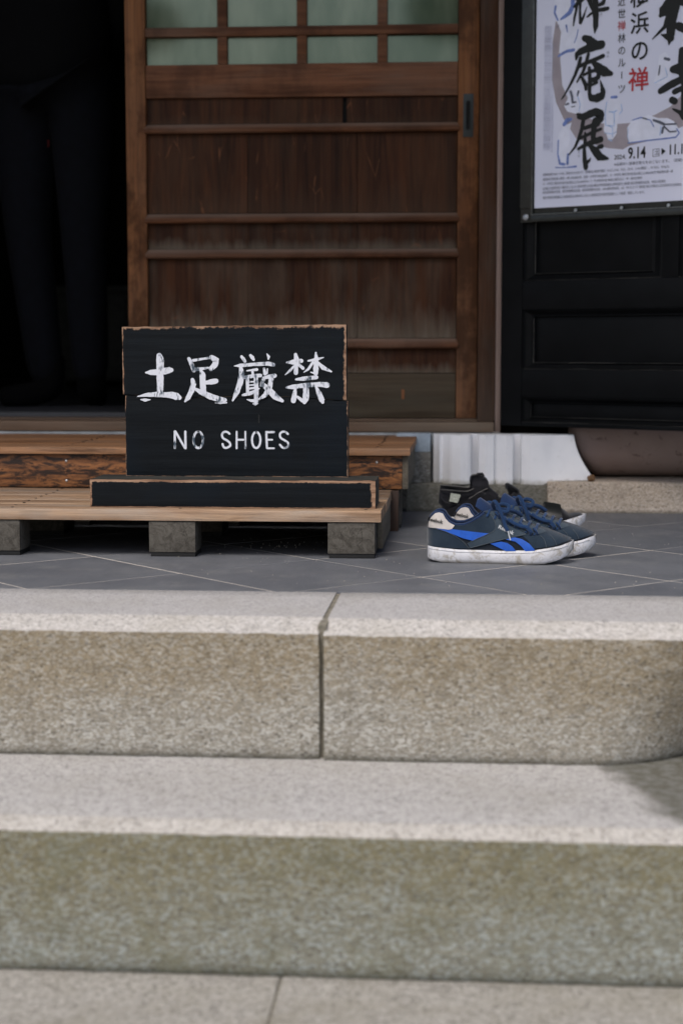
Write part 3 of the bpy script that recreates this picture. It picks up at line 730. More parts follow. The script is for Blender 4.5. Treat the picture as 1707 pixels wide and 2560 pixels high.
figs([[(850,960,5),(835,1060,5),(840,1180,5),(920,1185,5),(920,1060,5)],[(985,980,5),(995,1040,5),(970,1070,5)],[(830,1250,4),(900,1260,4),(940,1240,4)],[(870,1050,5),(910,1055,7),(945,1040,6)],[(865,1310,6),(900,1325,7)],[(860,1180,5),(905,1200,4),(905,1290,4)],
      [(570,880,5),(600,980,5),(590,1050,4)],[(1050,1200,3),(1045,1290,3),(1060,1340,3)],[(1400,640,4),(1420,720,4),(1300,780,4)],[(1360,1180,5),(1350,1270,6)]], Y2-.00002*16, M['figl'], 'light_blue_lines')
figs([[(510,860,14),(525,910,16),(530,965,14),(560,960,10)],[(585,860,14),(575,900,8)],[(465,985,8),(490,975,12)],[(520,1005,6),(550,1000,6)],[(1395,550,14),(1435,560,16)],[(1350,620,8),(1340,690,10),(1335,710,4)],[(1190,1110,8),(1225,1120,8)],[(1290,1130,12),(1350,1150,16),(1390,1170,14)],[(1400,1170,8),(1500,1165,10)],[(1370,1250,12),(1380,1200,14)],[(1390,1190,10),(1440,1240,8),(1500,1235,9)],[(400,240,6),(385,260,4)]], Y2-.0006, M['inkgrey'], 'dark_wash_marks')

# brush-written characters
Y3 = -.0052
def brush(name, strokes, fn, wsc):
    F = Flat()
    for i, s_ in enumerate(strokes): F.stroke([(*fn(x, y), w*wsc*1.12) for x, y, w in s_], Y3-i*.00003, .07)
    return flat_link(F, name, M['ink'], ps)
w6 = abs((z6(900, 900)[1]-z6(900, 800)[1])/100)
brush('brush_character', [[(440,-60,60),(560,-30,60),(680,-60,50)],[(560,-20,80),(500,70,55),(410,160,26)],[(480,100,34),(455,260,30),(420,400,28),(395,590,16)],[(555,60,32),(545,250,26),(552,400,34),(560,520,42)],[(560,540,20),(625,400,30),(660,290,16),(705,160,6)],
  [(740,-60,50),(780,60,52),(850,170,66),(900,230,72)],[(900,-60,60),(905,200,72),(912,400,68),(908,600,62),(884,760,14)],[(960,235,42),(1080,220,46),(1190,195,38)],[(850,290,30),(780,330,26),(718,390,20)],[(1130,-60,30),(1080,70,50),(980,120,34),(880,120,40)],[(760,60,30),(840,10,16),(960,60,22)]], z6, w6)
brush('brush_character', [[(650,880,66),(730,910,92),(840,990,92),(900,1010,80)],[(1040,1030,92),(900,1060,98),(740,1110,90),(560,1190,72),(480,1250,60),(460,1370,26)],[(560,1340,38),(520,1500,44),(430,1740,36),(310,1980,28),(180,2210,18),(120,2290,12)],
  [(740,1250,38),(690,1450,42),(620,1650,36),(480,1890,20)],[(540,1530,40),(700,1450,46),(860,1390,46),(1080,1290,44)],[(860,1450,50),(980,1560,90),(1120,1660,100),(1260,1700,52)],[(760,1570,40),(770,1700,38),(775,1900,48),(765,2150,40)],
  [(640,1730,30),(760,1660,34),(900,1620,42),(985,1660,48),(970,1780,54),(890,1840,60),(800,1850,52)],[(600,1800,36),(680,1960,50),(685,2060,32)],[(820,1960,28),(940,1905,30)],[(765,2160,40),(800,2260,66),(920,2270,90),(1040,2220,86),(1080,2120,60),(1050,1990,36),(1015,1850,8)]], z6, w6)
brush('brush_character', [[(480,790,24),(560,800,30)],[(520,850,50),(640,850,80),(760,790,80),(900,740,90),(1010,780,96),(1010,880,90),(940,960,90)],[(620,960,48),(590,1130,46),(520,1350,40),(430,1550,28),(290,1730,12)],[(900,950,80),(870,1100,70),(850,1300,60),(860,1380,60)],
  [(660,1110,46),(820,1050,46),(960,1020,50)],[(560,1340,36),(800,1225,38),(1030,1130,30)],[(665,1220,26),(665,1400,40),(645,1600,38),(655,1850,54),(680,2000,60),(680,2030,50)],[(510,1590,34),(640,1510,40),(820,1440,60),(1020,1370,70)],[(770,1510,40),(900,1640,84),(1000,1770,90),(1190,1815,26)],[(890,1590,20),(1000,1540,50),(1045,1530,52)],[(700,1900,50),(760,1860,30),(795,1800,10)]], z7, w6)
w8 = abs((z8(500, 900)[1]-z8(500, 800)[1])/100)
brush('brush_character', [[(820,-60,70),(780,40,90),(670,150,64),(640,190,24)],[(800,60,74),(775,260,60),(760,430,50),(742,545,8)],[(760,200,60),(690,330,24),(540,480,6)],[(650,425,8),(720,450,34),(770,470,36)],[(860,-20,80),(1000,-20,80)],[(860,320,46),(920,350,44),(1040,350,40)]], z8, w8)
brush('brush_character', [[(900,620,40),(900,800,46),(920,900,60)],[(790,850,40),(880,840,70),(1000,830,70)],[(640,1115,36),(760,1040,42),(900,970,42),(1040,930,42)],[(810,1125,32),(900,1080,28),(1000,1050,26)],[(780,1225,38),(810,1240,40)],[(790,1335,10),(880,1380,26),(910,1440,20)],[(930,1000,40),(935,1300,44),(920,1440,30)]], z8, w8)

def text(name, body, u, z, size, mat, par, y=Y3-.0006, vertical=False, lz=LP, bold=0., align='LEFT', sx=1., rz=0.):
    if vertical: body = '\n'.join(body)
    c = bpy.data.curves.new(name, 'FONT'); c.body = body; c.size = size; c.offset = bold; c.resolution_u = 3; c.align_x = align
    if vertical: c.space_line = .95
    tmp = bpy.data.objects.new('tmp', c); COL.objects.link(tmp)
    dg = bpy.context.evaluated_depsgraph_get(); dg.update()
    me = bpy.data.meshes.new_from_object(tmp.evaluated_get(dg)); COL.objects.unlink(tmp); bpy.data.objects.remove(tmp)
    me.materials.clear()
    me.transform(Matrix.Translation((u, y, z-lz)) @ Matrix.Rotation(rz, 4, 'Y') @ Matrix.Rotation(R(90), 4, 'X') @ Matrix.Diagonal((sx, 1, 1, 1)))
    return link(name, me, mat, par, 'stuff' if len(body) > 8 else None, False)
def vtext(chars, fn, x, ys, hz, mat, bold=.0, sx=1.):          # one character per photographed height
    for ch, y in zip(chars, ys):
        u, z = fn(x, y); h = abs(fn(x, y)[1]-fn(x, y-hz)[1]); text('printed_character', ch, u, z-h*.38, h*1.06, mat, ps, bold=bold*h, align='CENTER', sx=sx)
vtext('横浜の', z8, 385, (-40, 285, 620), 270, M['ink'], .012, .92); vtext('禅', z8, 372, (975,), 285, M['red'], .012, .95)
vtext('近世', z8, 165, (20, 170), 120, M['ink'], .0, .9); vtext('禅', z8, 165, (318,), 125, M['red'], .0, .9); vtext('林のルーツ'.replace('ー', 'l'), z8, 165, (470, 620, 770, 920, 1090), 118, M['ink'], .0, .9)
def htext(body, x, y, hz, mat=None, bold=0., sx=1., fn=z8):
    u, z = fn(x, y); h = abs(fn(x, y)[1]-fn(x, y-hz)[1]); return text('printed_line', body, u, z, h, mat or M['ink'], ps, bold=bold*h, sx=sx)
htext('2024.', 70, 1955, 78, sx=.95); htext('9.14', 240, 1945, 195, bold=.015, sx=.72); htext('11.10', 730, 1895, 175, bold=.015, sx=.72)
htext('土', 562, 1893, 70, M['inkgrey']); htext('▶', 645, 1890, 92, sx=.8)
F = Flat(); c4 = [z8(545, 1920), z8(622, 1910), z8(622, 1822), z8(545, 1832)]
for a, b in zip(c4, c4[1:]+c4[:1]): F.stroke([(*a, .0005), (*b, .0005)], Y3-.0003-.00002*c4.index(a))
flat_link(F, 'date_box', M['inkgrey'], ps)
fine = [(250,1655,'[開館時間] 9:00〜17:00（券売は16:30まで） [休館日] 毎週月曜日（ただし9/16、9/23、10/14、11/4は開館）、9/17(火)、9/24(火)'),
        (250,1700,'[観覧料] 特別展入場券 一般1,000(800)円、高校・大学生700(500)円、小・中学生 横浜市内在住65歳以上500(400)円 常設展共通一般'),
        (250,1742,'小・中学生 横浜市内在住65歳以上550(440)円 ※（ ）内は団体料金 毎週土曜日は小・中・高校生無料'),
        (250,1785,'[主催] 公益財団法人横浜市ふるさと歴史財団 [共催] 横浜市教育委員会 [特別協力] [後援] 朝日新聞横浜総局、神奈川新聞社'),
        (250,1822,'毎日新聞横浜支局、東京新聞横浜支局、読売新聞横浜支局、NHK横浜放送局、tvk、FMヨコハマ [助成] 独立行政法人日本芸術文化振興会'),
        (250,1872,'横浜市歴史博物館は公益財団法人横浜市ふるさと歴史財団が指定管理者として管理・運営しています。')]
for x, y, b in fine: htext(b, x, y, 29, M['inkgrey'], 0, .80, z3)
htext('※会期中一部展示替えをおこないます。（前期〜10/14(月)、後期10/16', 920, 1560, 34, M['inkgrey'], .0, .98, z3)
vt = '近世の禅林文化を伝える書画と墨蹟をとおして横浜にのこる禅のルーツをたどります特別展'
for x in (278, 295, 312, 329, 350):
    u, z = z3(x, 262 if x < 340 else 430); u2, z2_ = z3(x, 1560); n_ = 52 if x < 340 else 46; h = (z-z2_)/n_
    body = (vt*2)[(x % 17):(x % 17)+n_]; text('printed_column', body, u-.0035, z, h*.95, M['inkpale'], ps, vertical=True)
for ch, x, y in (('き', 797, 150), ('あ', 863, 505), ('ん', 863, 540), ('て', 590, 1445), ('ん', 590, 1475)):
    u, z = z3(x, y); text('printed_character', ch, u, z, .0075, M['inkgrey'], ps, align='CENTER')

# ================================================================== PLATFORMS
lowp = thing('lower_platform', 'lower weathered wooden slatted platform on square posts carrying the sign', 'platform', (-.6, 3.33, 0))
upp = thing('upper_platform', 'upper orange wooden platform with charred front board behind the sign', 'platform', (-.6, 3.87, 0))
def planks(par, mat, x0, x1, y0, y1, z0, z1, n, warp=.0012):
    w = (y1-y0)/n
    for k in range(n):
        a, b = y0+k*w+.0006, y0+(k+1)*w-.0008; bm = bmesh.new()
        xr = x1+random.uniform(-.0012, .0012); NXX = 60; prof = [(a, z0), (a, z1-.003), (a+.0015, z1-.0008), (a+.004, z1), ((a+b)/2, z1), (b-.004, z1), (b-.0015, z1-.0008), (b, z1-.003), (b, z0)]
        rows = []; dz = random.uniform(-.0006, .0006)
        for i in range(NXX+1):
            x = x0+(xr-x0)*i/NXX
            rows.append([bm.verts.new((x, y + (mnoise.noise(Vector((x*9, y*30, k)))*.0008 if q in (1, 2, 3, 5, 6, 7) else 0), z + (dz + mnoise.noise(Vector((x*7, k*9, q*.3)))*warp*.5 if z > z0 else 0))) for q, (y, z) in enumerate(prof)])
        for i in range(NXX):
            for q in range(len(prof)-1): bm.faces.new((rows[i][q], rows[i+1][q], rows[i+1][q+1], rows[i][q+1]))
            bm.faces.new((rows[i][-1], rows[i+1][-1], rows[i+1][0], rows[i][0]))
        bm.faces.new(rows[0]); bm.faces.new(rows[-1]); bmesh.ops.recalc_face_normals(bm, faces=bm.faces)
        link('plank', mesh(bm), mat, par, smooth=35)
planks(lowp, M['deck'], -1.72, -.157, 3.090, 3.556, .070, .091, 5)
planks(upp, M['deckup'], -1.72, -.118, 3.548, 4.100, .1665, .181, 6)
def nails(par, X, y0, y1, z, n, mat=None):
    bm = bmesh.new()
    for k in range(n):
        for s_ in (.25, .75):
            x = X+random.uniform(-.004, .004); y = y0+(y1-y0)*(k+s_)/n+random.uniform(-.004, .004)
            c = [bm.verts.new((x+.0030*math.cos(a*math.pi/4), y+.0030*math.sin(a*math.pi/4), z+.0008)) for a in range(8)]; bm.faces.new(c)
            d = [bm.verts.new((v.co.x, v.co.y, z-.002)) for v in c]
            for q in range(8): bm.faces.new((d[q], d[(q+1)%8], c[(q+1)%8], c[q]))
    link('nail_row', mesh(bm), mat or M['nail'], par, 'stuff')
for X in (-.877, -.547, -.19, -1.22): nails(lowp, X, 3.09, 3.556, .0912, 5)
for X in (-.885, -.54, -.19, -1.22): nails(upp, X, 3.548, 4.10, .1812, 6)
def post(par, x0, x1, y0, y1, z1, mat=None, nm='post'):
    p = box(nm, par, mat or M['leggrey'], x0, x1, y0, y1, .0085, z1, .002); box('rubber_pad', p, M['rubber'], x0+.003, x1-.001, y0+.002, y1-.001, -.0002, .0083, .0005)
for x0, x1 in ((-.259, -.169), (-.603, -.513), (-.945, -.855), (-1.29, -1.20)):
    post(lowp, x0, x1, 3.093, 3.17, .0685)
    post(lowp, x0, x1, 3.44, 3.54, .0685)
box('side_rail', lowp, M['sidewood'], -.1685, -.158, 3.1705, 3.50, .010, .0692, .001)
box('rear_post', lowp, M['legbrown'], -.166, -.1435, 3.5565, 3.60, .0, .0895, .001)
# upper platform
box('front_board', upp, M['fascia'], -1.71, -.1355, 3.560, 3.578, .0925, .1653, .001)
box('side_board', upp, M['sidewood'], -.1352, -.1225, 3.561, 4.085, .0925, .1660, .001)
for x0, x1 in ((-.215, -.140), (-.59, -.50), (-.93, -.84), (-1.27, -1.18)):
    post(upp, x0, x1, 3.985, 4.075, .1655)
    post(upp, x0, x1, 3.62, 3.70, .1655)
for x, z in ((-.191, .1505), (-.8765, .150), (-.8765, .1065), (-.54, .150), (-.54, .1065)):
    bm = bmesh.new(); bmesh.ops.create_uvsphere(bm, u_segments=12, v_segments=6, radius=.0030)
    for v in bm.verts: v.co = Vector((x+v.co.x, 3.5595+v.co.y*.5, z+v.co.z))
    link('screw_head', mesh(bm), M['screw'], upp, smooth=60)

# ================================================================== SIGN
SX, SY, SZ = -.7245, 3.127, .0917
sg = thing('no_shoes_sign', 'black wooden no shoes sign with white painted lettering on the lower platform', 'sign', (SX, SY, SZ))
M['sbase'] = m_signpaint('sign_base_paint', .5545, .0535, 0, 0, 0, .0042, .0036, right=1.9, top=.95, bottom=.35, left=.9)
M['supper'] = m_signpaint('sign_upper_paint', .4435, .1625, .19, .0480, .092, .0017, .0036, right=1.7, top=2.6, bottom=.02, left=.9)
M['slower'] = m_signpaint('sign_lower_paint', .4420, .175, .0540, .0525, .0928, .0004, .0040, right=1.2, top=.02, bottom=.3, left=1.0)
M['swood'] = M['leggrey']
def plank_mesh(x0, x1, y0, y1, z0, z1, bev, nx=40, nz=8, jag=.0012, topf=None, botf=None):
    bm = bmesh.new(); fr_, bk = [], []
    for i in range(nx+1):
        cf, cb = [], []
        for j in range(nz+1):
            u, v = i/nx, j/nz; x = x0+(x1-x0)*u; zt = z1+(topf(x) if topf else 0); zb = z0+(botf(x) if botf else 0); z = zb+(zt-zb)*v
            e = min(i, nx-i, j, nz-j); j_ = mnoise.noise(Vector((x*70, 0, z*70)))*jag
            xx = x + (j_ if i in (0, nx) else 0); zz = z + (mnoise.noise(Vector((x*60, 4, z*9)))*jag if j in (0, nz) else 0)
            cf.append(bm.verts.new((xx, y0+(bev if e == 0 else 0)+mnoise.noise(Vector((x*5, 2, z*30)))*.0003, zz))); cb.append(bm.verts.new((x, y1, z)))
        fr_.append(cf); bk.append(cb)
    for i in range(nx):
        for j in range(nz):
            bm.faces.new((fr_[i][j], fr_[i+1][j], fr_[i+1][j+1], fr_[i][j+1])); bm.faces.new((bk[i][j], bk[i][j+1], bk[i+1][j+1], bk[i+1][j]))
        bm.faces.new((fr_[i][0], bk[i][0], bk[i+1][0], fr_[i+1][0])); bm.faces.new((fr_[i][nz], fr_[i+1][nz], bk[i+1][nz], bk[i][nz]))
    for j in range(nz):
        bm.faces.new((fr_[0][j], fr_[0][j+1], bk[0][j+1], bk[0][j])); bm.faces.new((fr_[nx][j], bk[nx][j], bk[nx][j+1], fr_[nx][j+1]))
    bmesh.ops.recalc_face_normals(bm, faces=bm.faces); return mesh(bm)
def crackf(x):     # local x 0..: crack between the two boards dips gently in the middle
    t = (x-.05)/.44; return -.003*math.sin(t*7)-.009*t+.0045+.0008*mnoise.noise(Vector((x*60, 1, 1)))
def slink(name, me, mat, parent=None, **k): return link(name, me, mat, parent or sg, None, False, None, **k)
slink('base_block', plank_mesh(0, .5545, 0, .128, 0, .0535, .0012), M['sbase'], smooth=40)
BY = .092
slink('upper_board', plank_mesh(.0480, .4915, BY, BY+.036, .2105, .3485, .0012, 60, 10, topf=lambda x: .0045*(x-.05)/.44, botf=lambda x: crackf(x)+.0009), M['supper'], smooth=40)
slink('lower_board', plank_mesh(.0525, .4945, BY+.0008, BY+.040, .0537, .2105, .0012, 60, 10, botf=None, topf=lambda x: crackf(x)-.0009), M['slower'], smooth=40)
# position fixes for wear masks: boards are authored at 0..w, so shift the mask by object origin
def z1c(zx, zy, y=BY):                       # zoomed sign point -> local x, z on the board face
    p = atY(zx, zy, SY+y); return (p.x-SX, p.z-SZ)
kx, ky = 5.6, 5.6
def sgn_strokes(name, strokes, ox, oy, k, y, wsc, mat=None, jit=.06):
    F = Flat(); F.z = 0
    for i, s_ in enumerate(strokes):
        P = [(*z1c(ox+x/k, oy+yy/k), w*wsc) for x, yy, w in s_]; F.stroke(P, y-.00035-i*.00009, jit)
    me = outn(mesh(F.bm)); return slink(name, me, mat or M['pw'])
M['pw'] = m_paint_white('white_brushed_paint')
wq = (SY+BY)/FPX/5.6
Uc = [
 [[(385,165,40),(398,230,56),(395,400,50),(398,560,48),(396,680,44)],[(195,400,10),(260,398,36),(360,395,42),(460,380,45),(530,365,42),(555,365,30)],[(80,735,6),(200,712,26),(350,705,36),(480,712,36),(560,715,46),(630,735,52),(665,750,34)],[(125,778,6),(185,785,24),(260,780,5)]],
 [[(800,205,24),(840,290,30),(868,375,24)],[(860,230,20),(980,210,16),(1090,192,16)],[(1115,185,32),(1180,225,42),(1165,290,42),(1110,345,34)],[(880,355,30),(960,350,22),(1075,332,12)],[(968,370,20),(990,430,42),(992,520,42),(1000,640,42),(1000,690,38)],[(1045,540,28),(1120,528,38),(1180,518,34)],
  [(850,500,26),(865,560,38),(840,650,38),(790,750,34),(745,805,12)],[(880,625,16),(960,668,36),(1100,735,42),(1230,775,40),(1305,785,28)],[(1170,825,5),(1240,827,12),(1330,822,8)]]]
for s_ in Uc: sgn_strokes('painted_character', s_, 330, 860, 5.6, BY, wq)
wq2 = (SY+BY)/FPX/5.407
Vc = [
 [[(240,172,20),(262,200,24),(285,235,20)],[(360,155,20),(385,185,26),(402,212,18)],[(582,135,8),(605,172,20),(600,205,10)],[(140,297,5),(220,292,26),(400,275,22),(600,265,28),(670,280,26)],[(230,325,24),(240,390,38),(222,520,38),(180,640,36),(120,765,12)],[(310,362,8),(380,352,14),(445,345,20)],[(385,355,16),(392,412,20)],
  [(270,452,22),(400,432,24),(495,425,24)],[(320,470,24),(320,560,22),(322,665,22)],[(432,450,30),(440,600,30),(436,780,30)],[(345,512,10),(412,508,10)],[(345,556,10),(412,552,10)],[(345,602,14),(415,592,14)],[(258,690,16),(350,668,26),(420,640,22),(482,600,6)],[(315,750,6),(370,765,20),(440,770,26)],[(395,808,8),(425,812,20),(462,800,6)],
  [(545,330,16),(555,400,26)],[(590,335,8),(585,400,10)],[(530,460,18),(610,442,28),(688,428,28)],[(535,480,26),(505,562,20)],[(640,470,32),(622,580,34),(560,690,32),(475,745,10)],[(515,530,24),(610,620,42),(700,715,44),(790,768,22)]],
 [[(967,140,22),(980,210,36),(975,300,28),(972,392,28)],[(852,250,12),(940,245,34),(1045,228,28)],[(945,300,14),(890,362,18),(828,416,5)],[(1012,280,20),(1068,328,22)],[(1242,120,14),(1247,200,28),(1242,330,36),(1240,395,32)],[(1138,228,12),(1250,208,22),(1345,182,6)],[(1200,250,18),(1140,340,18),(1078,383,5)],[(1262,245,16),(1340,320,30),(1448,372,12)],[(1172,380,6),(1235,400,18)],
  [(975,478,14),(1060,470,28),(1180,457,28),(1250,450,26)],[(848,588,14),(930,580,30),(1100,557,30),(1300,545,32),(1390,555,40)],[(1105,575,36),(1112,650,42),(1105,740,42),(1088,788,26)],[(990,712,16),(1060,765,26)],[(965,605,18),(955,680,32),(940,765,36)],[(1245,580,16),(1282,660,34),(1322,755,38),(1333,785,24)]]]
for s_ in Vc: sgn_strokes('painted_character', s_, 560, 860, 5.407, BY, wq2)
def ell(cx, cy, rx, ry, w): return [(cx+rx*math.sin(a*math.pi/8), cy-ry*math.cos(a*math.pi/8), w) for a in range(17)]
S1 = [(757,150),(735,132),(700,130),(677,155),(685,195),(725,220),(757,245),(765,280),(725,303),(695,295),(682,262)]
S2 = [(1392,152),(1365,130),(1330,130),(1306,155),(1315,195),(1355,220),(1390,245),(1400,275),(1370,303),(1335,300),(1306,270)]
sm = lambda P, w=12: [(p.x, p.y, w) for p in smooth_path([(a, b, 0) for a, b in P], 3)]
lets = [[[(163,125,13),(163,305,12)],[(170,125,12),(272,305,12)],[(277,127,13),(280,308,12)]], [ell(418,216,52,90,13)], [sm(S1)], [[(835,127,10),(835,308,11)],[(930,127,10),(930,308,10)],[(840,215,11),(925,215,11)]],
        [ell(1048,218,46,88,12)], [[(1157,130,12),(1165,305,12)],[(1160,132,12),(1240,132,12)],[(1162,215,11),(1222,215,10)],[(1168,308,10),(1242,308,10)]], [sm(S2)]]
wq3 = (SY+BY)/FPX/4.3556
for L_ in lets: sgn_strokes('painted_letter', L_, 400, 1050, 4.3556, BY+.0008, wq3, jit=.02)
box('knot', sg, m_plain('dark_knot', (.006, .007, .008), .5), .318, .3205, BY-.0002, BY+.003, .160, .176, 0, world=False)

# ================================================================== SHOES
KZ = .000241                                             # metres per enlarged-photo pixel at the front shoe
def m_suede(name, a, b, bd_=.0004):
    n = NT(name, rnd=True); f = n.noise(900, 3, .7); g_ = n.noise(28, 4, .6)
    c = n.mix(n.ramp(g_, .3, .7), a, b); c = n.mix(n.math('MULTIPLY', n.ramp(f, .4, .7), .35), c, tuple(x*1.7 for x in b))
    n.bump(f, bd_, .6); n.b.inputs['Sheen Weight'].default_value = .25; n.b.inputs['Sheen Roughness'].default_value = .5
    return n.done(c, .9, .15)
M['suede'] = m_suede('navy_suede', (.010, .020, .034), (.018, .030, .046))
M['suede2'] = m_suede('slate_suede', (.025, .039, .055), (.037, .053, .071))
M['mesh'] = m_suede('black_navy_fabric', (.006, .009, .015), (.010, .014, .021))
M['lining'] = m_suede('navy_lining', (.007, .017, .05), (.010, .026, .075))
M['lace'] = m_suede('navy_lace', (.006, .020, .058), (.010, .034, .095), .0006)
M['stripe'] = m_plain('bright_blue_stripe', (.010, .085, .44), .42, .45, .15, 60)
M['heelw'] = m_plain('off_white_leather', (.52, .48, .45), .5, .4, .08, 60, .0002)
def m_rubber():
    n = NT('scuffed_white_rubber', rnd=True)
    c = n.mix(n.ramp(n.noise(30, 4), .3, .7), (.54, .54, .57), (.64, .64, .67))
    c = n.mix(n.math('MULTIPLY', n.ramp(n.noise(48, 5, .75, dist=.8), .46, .64), .8), c, (.30, .27, .22))
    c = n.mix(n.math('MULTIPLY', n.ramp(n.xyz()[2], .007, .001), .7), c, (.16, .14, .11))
    return n.done(c, .5, .35)
M['sole'] = m_rubber()
M['outsole'] = m_plain('dirty_outsole', (.10, .095, .085), .8)
M['thread'] = m_plain('stitch_thread', (.07, .085, .10), .7)
M['aglet'] = m_plain('clear_aglet', (.45, .47, .5), .3)
M['blk'] = m_suede('black_canvas', (.0045, .0045, .006), (.010, .010, .013))
M['blk2'] = m_suede('black_padded_lining', (.010, .010, .013), (.020, .020, .025))
M['pipe'] = m_plain('black_binding', (.015, .015, .018), .45, .4)
M['velcro'] = m_plain('black_strap', (.008, .009, .009), .45, .4)

class Shoe:
    def __init__(s, L_, top, coll, xo, b, zs, ztop_sole, ext):
        s.L, s.top, s.coll, s.xo, s.b, s.zs, s.zt, s.ext = L_, top, coll, xo, b, zs, ztop_sole, ext
    def bw(s, x): return interp(x/s.L, s.b)
    def T(s, x):
        return interp(x, s.top) + s.ext*(1-sstep(x, s.xo-.030, s.xo))
    def side(s, x, z):
        z0 = interp(x, s.zt)-.002; T = s.T(x); t = max(0, min(.9999, (z-z0)/(T-z0)))
        return (s.bw(x)-.002)*(1-t**2.5)**(1/2.1)
    def zc(s, x): return interp(x, s.coll) if x < s.xo else s.T(x)
    def shell(s, inset=0, x0=.001, x1=None, nx=70, nz=16, zoff=0):
        bm = bmesh.new(); x1 = x1 or s.L-.001; rows = []
        for i in range(nx+1):
            t = i/nx; t = .5-.5*math.cos(math.pi*t) if True else t
            x = x0+(x1-x0)*t; z0 = interp(x, s.zt)-.002; zc = s.zc(x)+zoff; row = []
            closed = x >= s.xo
            cl_ = []
            for j in range(nz+1):
                a = j/nz; z = z0+(zc-z0)*math.sin(a*math.pi/2) if closed else z0+(zc-z0)*a
                y = s.side(x, z)
                if closed and j == nz: y = 0
                y = max(0, y-inset) if inset else y
                cl_.append((y, z-(inset if closed else 0)))
            row = [bm.verts.new((x, -y, z)) for y, z in cl_] + [bm.verts.new((x, y, z)) for y, z in reversed(cl_)]
            rows.append((row, closed))
        for i in range(nx):
            a, b = rows[i][0], rows[i+1][0]; n_ = len(a)
            for k in range(n_-1):
                if k == nz and not (rows[i][1] and rows[i+1][1]): continue
                try: bm.faces.new((a[k], b[k], b[k+1], a[k+1]))
                except ValueError: pass
        # close heel
        r0 = rows[0][0]
        for k in range(nz): bm.faces.new((r0[k], r0[k+1], r0[-2-k], r0[-1-k]))
        bmesh.ops.remove_doubles(bm, verts=bm.verts, dist=.00005)
        bmesh.ops.recalc_face_normals(bm, faces=bm.faces)
        return bm
    def sole(s, nx=60, na=1):
        bm = bmesh.new(); rows = []
        for i in range(nx+1):
            x = s.L*(.5-.5*math.cos(math.pi*i/nx)); w = max(.0002, s.bw(x)); zb = interp(x, s.zs); zt = interp(x, s.zt); h = zt-zb
            P = [(w*.93, zb), (w, zb+min(.004, h*.2)), (w+.0006, zb+h*.5), (w, zt-.0015), (w-.0015, zt), (w-.006, zt)]
            row = [(-y, z) for y, z in P] + [(y, z) for y, z in reversed(P)]
            rows.append([bm.verts.new((x, y, z)) for y, z in row])
        for a, b in zip(rows, rows[1:]):
            n_ = len(a)
            for k in range(n_): 
                f = bm.faces.new((a[k], b[k], b[(k+1) % n_], a[(k+1) % n_]))
                if k == n_-1: f.material_index = 1
        bm.faces.new(rows[0]); bm.faces.new(rows[-1]); bmesh.ops.recalc_face_normals(bm, faces=bm.faces); return bm
    def patch(s, pts, off, th=.0009, far=False, step=.0035):
        bm = bmesh.new(); vs_ = [bm.verts.new((x, 0, z)) for x, z in pts]
        e = [bm.edges.new((vs_[i], vs_[(i+1) % len(vs_)])) for i in range(len(vs_))]
        bmesh.ops.triangle_fill(bm, use_beauty=True, edges=e)
        lo = min(p[0] for p in pts); hi = max(p[0] for p in pts); x = lo+step
        while x < hi:
            bmesh.ops.bisect_plane(bm, geom=bm.verts[:]+bm.edges[:]+bm.faces[:], plane_co=(x, 0, 0), plane_no=(1, 0, 0)); x += step
        lo = min(p[1] for p in pts); hi = max(p[1] for p in pts); z = lo+step
        while z < hi:
            bmesh.ops.bisect_plane(bm, geom=bm.verts[:]+bm.edges[:]+bm.faces[:], plane_co=(0, 0, z), plane_no=(0, 0, 1)); z += step
        for f in bm.faces:
            if f.normal.y > 0: f.normal_flip()
        for v in bm.verts:
            x, z = v.co.x, v.co.z; xx = max(.0008, min(s.L-.0008, x)); v.co = Vector((x, -(s.side(xx, z)+off), z))
        ex = bmesh.ops.extrude_face_region(bm, geom=bm.faces[:])
        for v in [q for q in ex['geom'] if isinstance(q, bmesh.types.BMVert)]: v.co.y -= th
        if far:
            for v in bm.verts: v.co.y *= -1
        bmesh.ops.recalc_face_normals(bm, faces=bm.faces); return bm
fb = [(0,.0),(.004,.011),(.015,.0195),(.04,.0275),(.09,.0325),(.18,.0345),(.32,.034),(.45,.0355),(.58,.042),(.70,.0475),(.78,.0475),(.85,.0435),(.91,.035),(.955,.0245),(.985,.0135),(.996,.006),(1,.0)]
c_ = lambda zx, zy: ((zx-115)*KZ, (785-zy)*KZ)
CL = lambda P: [c_(*p) for p in P]
Ls = .2735
blue = Shoe(Ls, sorted(CL([(115,460),(140,420),(200,392),(240,395),(300,400),(400,400),(500,385),(560,360),(600,362),(660,378),(700,395),(800,436),(900,476),(1000,508),(1100,540),(1180,572),(1225,598),(1252,625)])),
   sorted(CL([(115,500),(128,462),(150,425),(185,396),(215,391),(240,398),(262,436),(290,466),(340,488),(400,485),(460,462),(520,425),(570,385),(610,362)])),
   (600-115)*KZ, fb, [(0,.0085),(.010,.0045),(.03,.0008),(.06,0),(.19,0),(.22,.002),(.25,.010),(.264,.018),(Ls,.026)], [(0,.0305),(.06,.0252),(.14,.0245),(.20,.0275),(.245,.0345),(Ls,.0425)], .050)
